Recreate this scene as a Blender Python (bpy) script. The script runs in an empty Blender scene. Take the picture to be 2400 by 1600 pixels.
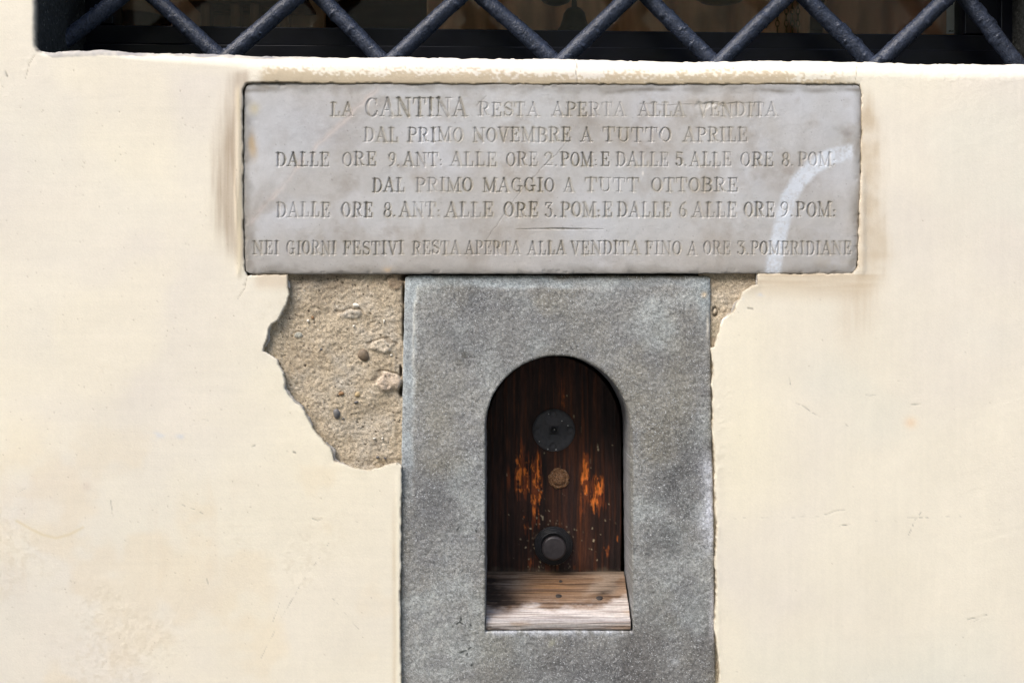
import bpy, math
import numpy as np
from mathutils import Vector

scene = bpy.context.scene
COL = scene.collection
R = math.radians

# ------------------------------------------------------------------ camera, sky, sun, exposure
S = 0.0006          # metres per photograph pixel on the wall face (y = 0)
D = 1.8             # camera to wall face
CZ = 1.25           # camera height above the pavement

cam_d = bpy.data.cameras.new("camera")
cam_d.sensor_width = 36.0
cam_d.lens = 36.0 * D / (2400 * S)
cam_d.clip_start = 0.05
cam_d.clip_end = 500
cam = bpy.data.objects.new("camera", cam_d)
cam.location = (0, -D, CZ)
cam.rotation_euler = (R(90), 0, 0)
COL.objects.link(cam)
scene.camera = cam

SUN_DIR = Vector((-0.50, -0.50, 0.80)).normalized()      # towards the bright part of the sky
elev = math.asin(SUN_DIR.z)
azim = math.atan2(SUN_DIR.x, SUN_DIR.y)
world = bpy.data.worlds.new("World")
scene.world = world
world.use_nodes = True
wn = world.node_tree
sky = wn.nodes.new("ShaderNodeTexSky")
sky.sky_type = 'NISHITA'
sky.sun_disc = False
sky.sun_elevation = elev
sky.sun_rotation = azim
sky.air_density = 1.0
sky.dust_density = 2.0
bg = wn.nodes["Background"]
bg.inputs["Strength"].default_value = 0.145
wn.links.new(sky.outputs[0], bg.inputs[0])

sun_d = bpy.data.lights.new("sun", 'SUN')
sun_d.energy = 1.1
sun_d.angle = R(36)
sun_d.color = (1.0, 0.95, 0.88)
sun = bpy.data.objects.new("sun", sun_d)
sun.rotation_euler = SUN_DIR.to_track_quat('Z', 'Y').to_euler()
sun.location = (-2, -2, 4)
COL.objects.link(sun)

scene.view_settings.view_transform = 'Standard'
scene.view_settings.look = 'None'
scene.view_settings.gamma = 1.0
scene.view_settings.exposure = 1.62


# ------------------------------------------------------------------ helpers: coordinates, colour, noise
def X(px): return (px - 1200) * S
def Z(py): return CZ + (800 - py) * S


def at(px, py, y=0.0):
    k = (D + y) / D
    return ((px - 1200) * S * k, y, CZ + (800 - py) * S * k)


def c(r, g, b, f=1.1):
    a = np.array([r, g, b], float) / 255.0
    return np.where(a <= 0.04045, a / 12.92, ((a + 0.055) / 1.055) ** 2.4) / f


_tabs = {}


def vnoise(x, y, seed=0):
    if seed not in _tabs:
        _tabs[seed] = np.random.RandomState(seed + 11).rand(256, 256)
    T = _tabs[seed]
    xf = np.floor(x); yf = np.floor(y)
    xi = xf.astype(np.int64) & 255; yi = yf.astype(np.int64) & 255
    u = x - xf; v = y - yf
    u = u * u * u * (u * (u * 6 - 15) + 10); v = v * v * v * (v * (v * 6 - 15) + 10)
    x1 = (xi + 1) & 255; y1 = (yi + 1) & 255
    a = T[yi, xi] * (1 - u) + T[yi, x1] * u
    b = T[y1, xi] * (1 - u) + T[y1, x1] * u
    return a * (1 - v) + b * v


def fbm(x, y, size, octv=4, seed=0, gain=0.5, sx=1.0, sy=1.0):
    """fractal noise about 0, roughly -1..1; size = largest feature in pixels"""
    t = np.zeros_like(x, float); amp = 1.0; tot = 0.0
    for o in range(octv):
        f = (2.0 ** o) / size
        t += amp * (vnoise(x * f * sx + 17.3 * o, y * f * sy + 9.1 * o, seed + o) * 2 - 1)
        tot += amp; amp *= gain
    return t / tot * 1.6


def sst(a, b, x):
    t = np.clip((x - a) / (b - a), 0, 1)
    return t * t * (3 - 2 * t)


def mixc(col, new, m):
    return col * (1 - m[..., None]) + np.asarray(new) * m[..., None]


def inpoly(px, py, loops):
    ins = np.zeros(px.shape, bool)
    for L in loops:
        L = np.asarray(L, float)
        for (x0, y0), (x1, y1) in zip(L, np.roll(L, -1, 0)):
            if y0 == y1:
                continue
            m = (py >= min(y0, y1)) & (py < max(y0, y1))
            if not m.any():
                continue
            xx = x0 + (py - y0) * (x1 - x0) / (y1 - y0)
            ins ^= m & (px < xx)
    return ins


def nearest(px, py, loops):
    """nearest point on the loops for 1-D arrays"""
    bd = np.full(px.shape, 1e18); bx = px.copy(); by = py.copy()
    for L in loops:
        L = np.asarray(L, float)
        for (x0, y0), (x1, y1) in zip(L, np.roll(L, -1, 0)):
            dx, dy = x1 - x0, y1 - y0
            l2 = dx * dx + dy * dy
            if l2 == 0:
                continue
            t = np.clip(((px - x0) * dx + (py - y0) * dy) / l2, 0, 1)
            qx = x0 + t * dx; qy = y0 + t * dy
            d = (px - qx) ** 2 + (py - qy) ** 2
            m = d < bd
            bd[m] = d[m]; bx[m] = qx[m]; by[m] = qy[m]
    return bx, by, np.sqrt(bd)


def polydist(px, py, line, pad=120):
    """distance to an open polyline on a 2-D grid, only within pad of its box"""
    L = np.asarray(line, float)
    out = np.full(px.shape, 1e6)
    m = (px > L[:, 0].min() - pad) & (px < L[:, 0].max() + pad) & (py > L[:, 1].min() - pad) & (py < L[:, 1].max() + pad)
    x = px[m]; y = py[m]; bd = np.full(x.shape, 1e12)
    for (x0, y0), (x1, y1) in zip(L[:-1], L[1:]):
        dx, dy = x1 - x0, y1 - y0
        l2 = dx * dx + dy * dy + 1e-9
        t = np.clip(((x - x0) * dx + (y - y0) * dy) / l2, 0, 1)
        bd = np.minimum(bd, (x - x0 - t * dx) ** 2 + (y - y0 - t * dy) ** 2)
    out[m] = np.sqrt(bd)
    return out


def rough(poly, step=6, amp=1.2, seed=1, closed=True):
    """subdivide a loop and let it wander a little"""
    P = np.asarray(poly, float)
    Q = np.roll(P, -1, 0) if closed else P[1:]
    out = []
    for a, b in zip(P, Q):
        n = max(1, int(np.hypot(*(b - a)) / step))
        for i in range(n):
            out.append(a + (b - a) * i / n)
    if not closed:
        out.append(P[-1])
    out = np.array(out)
    x, y = out[:, 0], out[:, 1]
    ox = fbm(x + 900, y + 900, 22, 3, seed, 0.6); oy = fbm(x + 300, y + 1900, 22, 3, seed + 7, 0.6)
    return out + np.stack([ox, oy], 1) * amp


def axis(parts):
    """a list of (start, stop, step) runs joined into one coordinate list"""
    a = [np.arange(s, e, st) for s, e, st in parts]
    return np.concatenate(a + [np.array([parts[-1][1]], float)])


def draw(field, xs, ys, p0, p1, w0, w1, mode="v"):
    """stamp a tapering stroke on a grid: 'v' keeps distance inside the edge, 'm' a soft 0..1 mask"""
    r = max(w0, w1) / 2 + 2.5
    i0, i1 = np.searchsorted(xs, [min(p0[0], p1[0]) - r, max(p0[0], p1[0]) + r])
    j0, j1 = np.searchsorted(ys, [min(p0[1], p1[1]) - r, max(p0[1], p1[1]) + r])
    if i1 <= i0 or j1 <= j0:
        return
    x, y = np.meshgrid(xs[i0:i1], ys[j0:j1])
    dx, dy = p1[0] - p0[0], p1[1] - p0[1]
    l2 = dx * dx + dy * dy + 1e-9
    t = np.clip(((x - p0[0]) * dx + (y - p0[1]) * dy) / l2, 0, 1)
    d = np.hypot(x - p0[0] - t * dx, y - p0[1] - t * dy)
    w = (w0 + (w1 - w0) * t) / 2
    v = w - d if mode == "v" else np.clip(w - d + 0.9, 0, 1.8) / 1.8
    np.maximum(field[j0:j1, i0:i1], v, out=field[j0:j1, i0:i1])


# ------------------------------------------------------------------ helpers: objects
def tag(o, label=None, cat=None, group=None, kind=None):
    if label: o["label"] = label
    if cat: o["category"] = cat
    if group: o["group"] = group
    if kind: o["kind"] = kind
    return o


def empty(name, loc, label, cat, group=None):
    o = bpy.data.objects.new(name, None)
    o.empty_display_size = 0.05
    o.location = loc
    COL.objects.link(o)
    return tag(o, label, cat, group)


WORLD_LOC = {}


def make(name, verts, faces, mat, parent=None, col=None, smooth=True, flat_from=None):
    """verts in world space -> one mesh object with its origin at its own middle"""
    v = np.asarray(verts, float).reshape(-1, 3)
    mid = (v.min(0) + v.max(0)) / 2
    me = bpy.data.meshes.new(name)
    if isinstance(faces, np.ndarray):
        nf = len(faces)
        me.vertices.add(len(v)); me.loops.add(nf * 4); me.polygons.add(nf)
        me.vertices.foreach_set("co", (v - mid).astype(np.float32).ravel())
        me.loops.foreach_set("vertex_index", faces.astype(np.int32).ravel())
        me.polygons.foreach_set("loop_start", np.arange(0, nf * 4, 4, dtype=np.int32))
        me.update(calc_edges=True)
    else:
        me.from_pydata((v - mid).tolist(), [], faces)
        nf = len(faces)
    sm = np.full(len(me.polygons), bool(smooth))
    if flat_from is not None:
        sm[flat_from:] = False
    me.polygons.foreach_set("use_smooth", sm)
    if col is not None:
        a = me.attributes.new("col", 'FLOAT_COLOR', 'POINT')
        cc = np.ones((len(v), 4), np.float32); cc[:, :3] = np.clip(col, 0, 1)
        a.data.foreach_set("color", cc.ravel())
    me.materials.append(mat)
    me.validate()
    me.update()
    o = bpy.data.objects.new(name, me)
    COL.objects.link(o)
    if parent is not None:
        o.parent = parent
        o.location = Vector(mid.tolist()) - WORLD_LOC.get(parent.name, parent.location)
    else:
        o.location = mid.tolist()
    WORLD_LOC[o.name] = Vector(mid.tolist())
    return o


def sheet(name, xs, ys, loops, H, CO, mat, parent=None, y0=0.0, rim=0.02, mapf=None, snap=True, rimcol=None, keep=None, edgecol=None):
    """a relief surface: grid cells inside the loops, its border snapped to them, with a real edge behind"""
    PX, PY = np.meshgrid(xs, ys)
    ny, nx = PX.shape
    ins = inpoly(PX, PY, loops) if loops is not None else np.ones(PX.shape, bool)
    if keep is not None: ins = keep
    F = ins[:-1, :-1] & ins[1:, :-1] & ins[:-1, 1:] & ins[1:, 1:]
    cnt = np.zeros(PX.shape, int)
    for sj, si in ((0, 0), (1, 0), (0, 1), (1, 1)):
        cnt[sj:ny - 1 + sj, si:nx - 1 + si] += F
    used = cnt > 0
    idx = np.full(PX.shape, -1, np.int64)
    idx[used] = np.arange(used.sum())
    px = PX[used].astype(float); py = PY[used].astype(float); h = H[used]; co = CO[used]
    if snap and loops is not None:
        b = (cnt[used] < 4)
        qx, qy, qd = nearest(px[b], py[b], loops)
        ok = qd < 9
        tx = px[b]; ty = py[b]
        tx[ok] = qx[ok]; ty[ok] = qy[ok]
        px[b] = tx; py[b] = ty
    jj, ii = np.nonzero(F)
    a_ = idx[jj, ii]; b_ = idx[jj, ii + 1]; c_ = idx[jj + 1, ii + 1]; d_ = idx[jj + 1, ii]
    faces = np.stack([a_, d_, c_, b_], 1)
    Fp = np.pad(F, 1)
    E = []
    m = F & ~Fp[1:-1, :-2]; j, i = np.nonzero(m); E.append(np.stack([idx[j, i], idx[j + 1, i]], 1))
    m = F & ~Fp[2:, 1:-1]; j, i = np.nonzero(m); E.append(np.stack([idx[j + 1, i], idx[j + 1, i + 1]], 1))
    m = F & ~Fp[1:-1, 2:]; j, i = np.nonzero(m); E.append(np.stack([idx[j + 1, i + 1], idx[j, i + 1]], 1))
    m = F & ~Fp[:-2, 1:-1]; j, i = np.nonzero(m); E.append(np.stack([idx[j, i + 1], idx[j, i]], 1))
    E = np.concatenate(E)
    if mapf is None:
        P = np.stack([X(px), y0 - h, Z(py)], 1)
    else:
        P = mapf(px, py, h)
    bv = np.unique(E)
    rd = rim(px[bv], py[bv]) if callable(rim) else np.full(len(bv), rim)
    back = P[bv].copy(); back[:, 1] = np.maximum(back[:, 1], y0) + rd
    rmap = np.full(len(P), -1, np.int64); rmap[bv] = len(P) + np.arange(len(bv))
    rf = np.stack([E[:, 1], E[:, 0], rmap[E[:, 0]], rmap[E[:, 1]]], 1)
    cob = co[bv] if rimcol is None else rimcol(px[bv], py[bv], co[bv])
    if edgecol is not None: co[bv] = edgecol(px[bv], py[bv], co[bv])
    nfront = len(faces)
    return make(name, np.concatenate([P, back]), np.concatenate([faces, rf]), mat, parent,
                np.concatenate([co, cob]), True, nfront)


def boxmesh(name, boxes, mat, parent=None, col=None):
    V, Fc = [], []
    for (x0, x1, y0, y1, z0, z1) in boxes:
        n = len(V)
        V += [(x0, y0, z0), (x1, y0, z0), (x1, y1, z0), (x0, y1, z0), (x0, y0, z1), (x1, y0, z1), (x1, y1, z1), (x0, y1, z1)]
        Fc += [[n + k for k in f] for f in ((0, 3, 2, 1), (4, 5, 6, 7), (0, 1, 5, 4), (1, 2, 6, 5), (2, 3, 7, 6), (3, 0, 4, 7))]
    return make(name, V, Fc, mat, parent, None, False)


def prism(name, front, back, mat, parent=None, bevel=0.0):
    """a solid between two outlines of equal length"""
    n = len(front)
    V = list(front) + list(back)
    Fc = [list(range(n))[::-1], list(range(n, 2 * n))]
    for i in range(n):
        j = (i + 1) % n
        Fc.append([i, j, n + j, n + i])
    o = make(name, V, Fc, mat, parent, None, False)
    fix_normals(o)
    if bevel:
        b = o.modifiers.new("bevel", 'BEVEL'); b.width = bevel; b.segments = 3; b.limit_method = 'ANGLE'
    return o


def fix_normals(o):
    import bmesh
    bm = bmesh.new(); bm.from_mesh(o.data)
    bmesh.ops.recalc_face_normals(bm, faces=bm.faces)
    bm.to_mesh(o.data); bm.free()


def lathe(name, centre, profile, mat, parent=None, n=64, wob=0.0, seed=3, axis_y=True):
    """profile = (radius, height towards the viewer); turned about the y axis"""
    V, Fc = [], []
    rs = np.random.RandomState(abs(int(seed)))
    ph = rs.rand(6) * 6.28
    for k, (r, h) in enumerate(profile):
        for i in range(n):
            a = 2 * math.pi * i / n
            rr = r * (1 + wob * (0.5 * math.sin(3 * a + ph[0]) + 0.8 * math.sin(7 * a + ph[3] + k) + 0.6 * math.sin(13 * a + ph[4] - k) + 0.6 * math.sin(5 * a + ph[1]) + 0.5 * math.sin(9 * a + ph[2] + k)))
            V.append((centre[0] + rr * math.cos(a), centre[1] - h, centre[2] + rr * math.sin(a)))
    for k in range(len(profile) - 1):
        for i in range(n):
            j = (i + 1) % n
            Fc.append([k * n + i, k * n + j, (k + 1) * n + j, (k + 1) * n + i])
    Fc.append(list(range((len(profile) - 1) * n, len(profile) * n)))
    Fc.append(list(range(n))[::-1])
    o = make(name, V, Fc, mat, parent)
    fix_normals(o)
    return o


def tube(name, p0, p1, r, mat, parent=None, n=26, step=0.004, lump=0.0, seed=0, col=None):
    p0 = np.array(p0, float); p1 = np.array(p1, float)
    L = np.linalg.norm(p1 - p0); w = (p1 - p0) / L
    u = np.cross(w, [0, 1, 0]); u /= np.linalg.norm(u); v = np.cross(w, u)
    m = max(2, int(L / step))
    t = np.linspace(0, L, m)[:, None]; a = np.linspace(0, 2 * np.pi, n, endpoint=False)[None, :]
    tt = t + 0 * a; ca = np.cos(a) + 0 * t; sa = np.sin(a) + 0 * t
    rr = np.full(tt.shape, r)
    if lump:
        A = np.abs(((a / np.pi + 0 * t) % 2) - 1) * 30      # mirrored so the seam closes
        B = np.where(sa >= 0, 0, 57.0)
        nz = fbm(tt * 1000 + seed * 91, A + B, 26, 4, 40 + seed % 5, 0.55)
        nz2 = fbm(tt * 1000 + seed * 37, A * 0 + 7.0, 90, 2, 60 + seed % 5)
        spots = np.clip(fbm(tt * 1000 + 400 + seed * 13, A + B, 9, 2, 70) - 0.62, 0, 1)
        rr = rr * (1 + 0.02 * nz2) + lump * nz * 0.55 + lump * 2.6 * spots
        sag = fbm(t[:, 0] * 1000 + seed * 53, 0 * t[:, 0], 160, 2, 77) * 0.0012
    else:
        sag = np.zeros(m)
    P = p0[None, None, :] + w * tt[..., None] + u * (rr * ca + sag[:, None])[..., None] + v * (rr * sa)[..., None]
    k = np.arange(m * n).reshape(m, n)
    q = np.stack([k[:-1, :], np.roll(k, -1, 1)[:-1, :], np.roll(k, -1, 1)[1:, :], k[1:, :]], -1).reshape(-1, 4)
    F4 = q.tolist() + [k[0].tolist()[::-1], k[-1].tolist()]
    o = make(name, P.reshape(-1, 3), F4, mat, parent)
    fix_normals(o)
    return o


# ------------------------------------------------------------------ helpers: materials
def material(name, color=None, rough_=0.85, spec=0.3, grain=(), bumps=(), metallic=0.0, rough_var=0.0, speck=None):
    m = bpy.data.materials.new(name)
    m.use_nodes = True
    nt = m.node_tree; N = nt.nodes; Lk = nt.links
    b = N["Principled BSDF"]
    tc = N.new("ShaderNodeTexCoord")
    if color is None:
        a = N.new("ShaderNodeAttribute"); a.attribute_name = "col"; cur = a.outputs["Color"]
    else:
        rgb = N.new("ShaderNodeRGB"); rgb.outputs[0].default_value = (*color, 1); cur = rgb.outputs[0]
    for k, (sc, amt, st) in enumerate(grain):
        mp = N.new("ShaderNodeMapping"); mp.inputs["Scale"].default_value = st
        Lk.new(tc.outputs["Object"], mp.inputs[0])
        n = N.new("ShaderNodeTexNoise"); n.inputs["Scale"].default_value = sc; n.inputs["Detail"].default_value = 3
        Lk.new(mp.outputs[0], n.inputs["Vector"])
        r = N.new("ShaderNodeMapRange")
        r.inputs["From Min"].default_value = 0.25; r.inputs["From Max"].default_value = 0.75
        r.inputs["To Min"].default_value = 1 - amt; r.inputs["To Max"].default_value = 1 + amt
        Lk.new(n.outputs["Fac"], r.inputs["Value"])
        mx = N.new("ShaderNodeVectorMath"); mx.operation = 'SCALE'
        Lk.new(cur, mx.inputs[0]); Lk.new(r.outputs[0], mx.inputs["Scale"]); cur = mx.outputs[0]
    if speck:
        sc, thr, scol, wid = speck
        n = N.new("ShaderNodeTexNoise"); n.inputs["Scale"].default_value = sc; n.inputs["Detail"].default_value = 1
        Lk.new(tc.outputs["Object"], n.inputs["Vector"])
        r = N.new("ShaderNodeMapRange"); r.inputs["From Min"].default_value = thr; r.inputs["From Max"].default_value = thr + wid
        Lk.new(n.outputs["Fac"], r.inputs["Value"])
        mx = N.new("ShaderNodeMix"); mx.data_type = 'RGBA'
        Lk.new(r.outputs[0], mx.inputs["Factor"]); Lk.new(cur, mx.inputs[6]); mx.inputs[7].default_value = (*scol, 1)
        cur = mx.outputs[2]
    Lk.new(cur, b.inputs["Base Color"])
    b.inputs["Roughness"].default_value = rough_
    b.inputs["Specular IOR Level"].default_value = spec
    b.inputs["Metallic"].default_value = metallic
    if rough_var:
        n = N.new("ShaderNodeTexNoise"); n.inputs["Scale"].default_value = 90; n.inputs["Detail"].default_value = 4
        Lk.new(tc.outputs["Object"], n.inputs["Vector"])
        r = N.new("ShaderNodeMapRange"); r.inputs["From Min"].default_value = 0.3; r.inputs["From Max"].default_value = 0.7
        r.inputs["To Min"].default_value = rough_ - rough_var; r.inputs["To Max"].default_value = rough_ + rough_var
        Lk.new(n.outputs["Fac"], r.inputs["Value"]); Lk.new(r.outputs[0], b.inputs["Roughness"])
    prev = None
    for (sc, dist, st) in bumps:
        mp = N.new("ShaderNodeMapping"); mp.inputs["Scale"].default_value = st
        Lk.new(tc.outputs["Object"], mp.inputs[0])
        n = N.new("ShaderNodeTexNoise"); n.inputs["Scale"].default_value = sc; n.inputs["Detail"].default_value = 4
        Lk.new(mp.outputs[0], n.inputs["Vector"])
        bp = N.new("ShaderNodeBump"); bp.inputs["Distance"].default_value = dist; bp.inputs["Strength"].default_value = 1.0
        Lk.new(n.outputs["Fac"], bp.inputs["Height"])
        if prev: Lk.new(prev, bp.inputs["Normal"])
        prev = bp.outputs[0]
    if prev: Lk.new(prev, b.inputs["Normal"])
    return m


U = (1, 1, 1)
M_plaster = material("painted_plaster", None, 0.8, 0.25, [(900, 0.02, U), (60, 0.015, U)],
                     [(420, 0.00025, U), (1100, 0.00012, U)])
M_mortar = material("lime_mortar", None, 0.95, 0.1, [(560, 0.30, U), (220, 0.14, U)],
                    [(560, 0.0009, U)], speck=(420, 0.70, (0.07, 0.06, 0.05), 0.03))
M_stone = material("grey_sandstone", None, 0.9, 0.2, [(560, 0.34, U), (230, 0.14, U), (60, 0.10, U)],
                   [(600, 0.0006, U)], speck=(620, 0.665, (0.55, 0.56, 0.56), 0.05))
M_marble = material("weathered_marble", None, 0.55, 0.3, [(700, 0.05, U), (120, 0.04, U)],
                    [(800, 0.00010, U)])
M_wood = material("old_varnished_wood", None, 0.55, 0.3, [(260, 0.35, (1, 1, 0.12)), (900, 0.2, (1, 1, 0.2))],
                  [(330, 0.0006, (1, 1, 0.1)), (600, 0.0003, U)])
M_board = material("weathered_board", None, 0.85, 0.2, [(700, 0.3, (0.05, 1, 1)), (300, 0.12, U)],
                   [(500, 0.0006, (0.05, 1, 1))])
M_iron = material("blue_black_painted_iron", (0.040, 0.050, 0.078), 0.33, 0.5, [(120, 0.35, U), (420, 0.5, U)],
                  [(420, 0.0012, U), (130, 0.0016, U)], rough_var=0.12)
M_blackmetal = material("black_iron", (0.016, 0.016, 0.019), 0.5, 0.45, [(300, 0.3, U)], [(400, 0.0003, U)])
M_frame = material("dark_window_paint", (0.0035, 0.0045, 0.009), 0.35, 0.3, [(40, 0.3, U)], [(60, 0.0003, U)])
M_rust = material("rusted_iron", (0.30, 0.16, 0.085), 0.9, 0.2, [(500, 0.7, U), (1200, 0.5, U)], [(600, 0.002, U)],
                  speck=(700, 0.66, (0.45, 0.38, 0.3), 0.06))
M_nail = material("nail_head", (0.035, 0.028, 0.025), 0.6, 0.4, [(600, 0.4, U)], [(500, 0.0005, U)])
M_steel = material("bare_steel", (0.55, 0.54, 0.52), 0.3, 0.5, metallic=1.0)
M_dark = material("dark_gap_masonry", (0.05, 0.042, 0.034), 0.95, 0.1, [(80, 0.4, U)], [(120, 0.003, U)])  # masonry backing near black, the shade of the gaps put into its colour
M_reveal = material("dark_reveal_stone", (0.035, 0.036, 0.034), 0.8, 0.2, [(200, 0.5, U)], [(180, 0.004, U)],
                    speck=(240, 0.70, (0.18, 0.18, 0.16), 0.05))
M_room = material("brown_room_wall", (0.66, 0.39, 0.24), 0.9, 0.1, [(3, 0.35, U)])
M_roomwood = material("dark_brown_wood", (0.42, 0.22, 0.12), 0.6, 0.3, [(60, 0.35, (1, 1, 0.1))])
M_cloth = material("beige_linen", (0.78, 0.48, 0.28), 0.9, 0.1, [(40, 0.15, (1, 1, 0.3))])
M_brass = material("aged_brass", (0.30, 0.20, 0.06), 0.42, 0.5, [(120, 0.4, U)], metallic=0.8)
M_card = material("white_card", (0.75, 0.76, 0.76), 0.8, 0.2, [(80, 0.05, U)])
M_pave = material("grey_paving", (0.20, 0.19, 0.17), 0.9, 0.2, [(4, 0.25, U), (60, 0.2, U)], [(80, 0.004, U)])
PEB = {
    "brown": material("brown_pebble", tuple(c(120, 104, 84)), 0.6, 0.4, [(300, 0.2, U)], [(500, 0.0004, U)]),
    "slate": material("slate_pebble", tuple(c(104, 102, 100)), 0.5, 0.4, [(300, 0.2, U)], [(500, 0.0004, U)]),
    "white": material("white_pebble", tuple(c(240, 232, 215)), 0.6, 0.4, [(300, 0.1, U)], [(500, 0.0004, U)]),
    "ochre": material("ochre_pebble", tuple(c(190, 166, 124)), 0.6, 0.4, [(300, 0.2, U)], [(500, 0.0004, U)]),
    "rust": material("rusty_pebble", tuple(c(150, 116, 80)), 0.6, 0.4, [(300, 0.3, U)], [(500, 0.0004, U)]),
}
g = bpy.data.materials.new("window_glass"); g.use_nodes = True
_n = g.node_tree.nodes; _l = g.node_tree.links
_n.remove(_n["Principled BSDF"])
_t = _n.new("ShaderNodeBsdfTransparent"); _t.inputs[0].default_value = (0.94, 0.95, 0.94, 1)
_g = _n.new("ShaderNodeBsdfGlossy"); _g.inputs["Roughness"].default_value = 0.02
_f = _n.new("ShaderNodeFresnel"); _f.inputs[0].default_value = 1.45
_m = _n.new("ShaderNodeMixShader")
_l.new(_f.outputs[0], _m.inputs[0]); _l.new(_t.outputs[0], _m.inputs[1]); _l.new(_g.outputs[0], _m.inputs[2])
_l.new(_m.outputs[0], _n["Material Output"].inputs[0])
M_glass = g

# ------------------------------------------------------------------ street
pv = boxmesh("pavement", [(-30, 30, -40, 0.0, -0.1, 0.0)], M_pave)
tag(pv, kind="structure")

M_facade = material("ochre_plaster", (0.46, 0.36, 0.23), 0.9, 0.1, [(1.5, 0.15, U)])
sf = boxmesh("unseen_street_facade", [(-16, 16, -8.6, -8.0, 0.0, 8.5)] + [(x, x + 1.1, -8.0, -7.94, z, z + 1.7) for x in np.arange(-15, 15, 2.6) for z in (1.2, 4.6)]
             + [(-16, 16, -8.0, -7.6, 8.2, 8.5)], M_facade)
tag(sf, kind="structure")  # house front out of view, added to block low sky and darken reflections

# ------------------------------------------------------------------ outlines, in photograph pixels
LC = [(674, 645), (676, 668), (678, 689), (672, 709), (664, 727), (652, 748), (637, 759), (627, 775), (625, 794), (616, 824),
      (631, 832), (649, 843), (655, 861), (664, 875), (668, 891), (667, 909), (676, 926), (690, 941), (704, 950), (712, 963),
      (720, 977), (733, 1003), (749, 1022), (762, 1035), (775, 1049), (780, 1063), (782, 1081), (800, 1087), (829, 1095),
      (858, 1100), (886, 1098), (902, 1090), (931, 1084), (942, 1092)]
RC = [(1776, 642), (1776, 667), (1763, 668), (1754, 677), (1741, 683), (1737, 698), (1726, 710), (1721, 725), (1714, 734),
      (1696, 745), (1690, 758), (1686, 779), (1679, 799), (1676, 814), (1667, 816)]
RIGHT = [(1669, 860), (1670, 1000), (1673, 1050), (1675, 1100), (1676, 1200), (1680, 1230), (1678, 1260), (1676, 1330), (1679, 1400),
         (1674, 1470), (1680, 1500), (1686, 1550), (1688, 1580), (1682, 1610), (1684, 1700), (1684, 1850)]
LEFT = [(940, 1850), (940, 1600), (938, 1400), (940, 1250), (941, 1100)]
HOLE = ([(569, 215), (573, 203), (579, 196), (592, 193), (800, 196), (1200, 197), (1600, 198), (2004, 197), (2016, 201), (2020, 214),
         (2020, 300), (2018, 390), (2014, 470), (2011, 600), (2009, 628), (1998, 641)] + RC + RIGHT + LEFT + LC[::-1]
        + [(672, 643), (600, 645), (580, 647), (573, 636), (569.5, 520), (569, 400)])
HOLE = rough(HOLE, 3, 1.6, 5)
HOLE = HOLE + np.stack([fbm(HOLE[:, 0] + 50, HOLE[:, 1], 7, 2, 71), fbm(HOLE[:, 0], HOLE[:, 1] + 50, 7, 2, 73)], 1) * 0.9
SILL = [(83, 90), (84, 108), (90, 117), (99, 121), (122, 122), (146, 119), (190, 117), (235, 116), (272, 117), (299, 122), (374, 122),
        (510, 124), (578, 126), (799, 130), (963, 128), (1038, 131), (1310, 133), (1395, 135), (1600, 140), (1838, 137), (2042, 140),
        (2178, 145), (2400, 146), (2490, 147), (2502, 138)]
WIN = rough(SILL + [(2502, -440), (83, -440)], 6, 1.0, 9)
OUT = [(-600, -700), (3000, -700), (3000, 2075), (-600, 2075)]

# ------------------------------------------------------------------ the house wall
wall = empty("building_wall", (0, 0.15, 0), "cream painted plaster wall, its plaster broken away beside the stone surround", "wall")

xs = axis([(-600, -30, 15), (-30, 2430, 2.5), (2430, 3000, 15)])
ys = axis([(-700, -20, 17), (-20, 1620, 2.5), (1620, 2075, 13)])
PX, PY = np.meshgrid(xs, ys)

big = fbm(PX, PY, 520, 3, 1)
med = fbm(PX, PY, 140, 4, 2)
fine = fbm(PX, PY, 14, 3, 3, 0.6)
brushv = fbm(PX, PY, 60, 3, 4, 0.6, 7.0, 0.35)
brushh = fbm(PX, PY, 60, 3, 6, 0.6, 0.35, 7.0)
tilt = PY + 0.28 * PX
brushd = fbm(PX, tilt, 60, 3, 8, 0.6, 0.3, 6.0)

H = 0.0009 * big + 0.00022 * med
rightside = sst(1650, 1800, PX)
lower_right = rightside * sst(2150, 2300, PX)
H += 0.00003 * brushv * (0.5 + rightside) + 0.00005 * brushd * lower_right + 0.00002 * brushh * (1 - rightside)
# rougher, pimpled plaster low on the left and in the strip under the sill
pimple = (sst(0.05, 0.6, fbm(PX, PY, 300, 3, 12) + 0.5 * sst(1150, 1350, PY) - 0.3) * (1 - sst(650, 900, PX)) * sst(600, 750, PY))
band = sst(146, 160, PY - 0.005 * (PX - 560)) * (1 - sst(190, 200, PY)) * sst(540, 575, PX) * (1 - sst(1960, 2040, PX))
under = (1 - sst(176, 215, PY)) * sst(540, 600, PX)
rstrip = sst(0, 12, PX - 1668) * (1 - sst(10, 60, PX - 1680)) * sst(780, 860, PY) * (1 - sst(1120, 1200, PY))
pim = np.clip(pimple * 0.8 + under * 0.9 + rstrip * 0.8, 0, 1)
H += 0.00014 * fbm(PX, PY, 7, 2, 13) * pim + 0.00028 * np.clip(fbm(PX, PY, 7.5, 2, 14) - 0.35, 0, 1) * pim
H += 0.00006 * fine
# rounded arris of the window opening
d_b = polydist(PX, PY, WIN[:int(len(WIN))], 60)
d_l = np.where((PX < 100) & (PY < 140), d_b, 1e3)
rb = np.interp(PX, [83, 96, 300, 640], [11, 12, 20, 42])
t = np.clip(d_b / rb, 0, 1)
H -= np.where((t < 1) & (PY > -300), (1 - np.sqrt(np.clip(1 - (1 - t) ** 2, 0, 1))) * rb * S * 0.85, 0)
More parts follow.
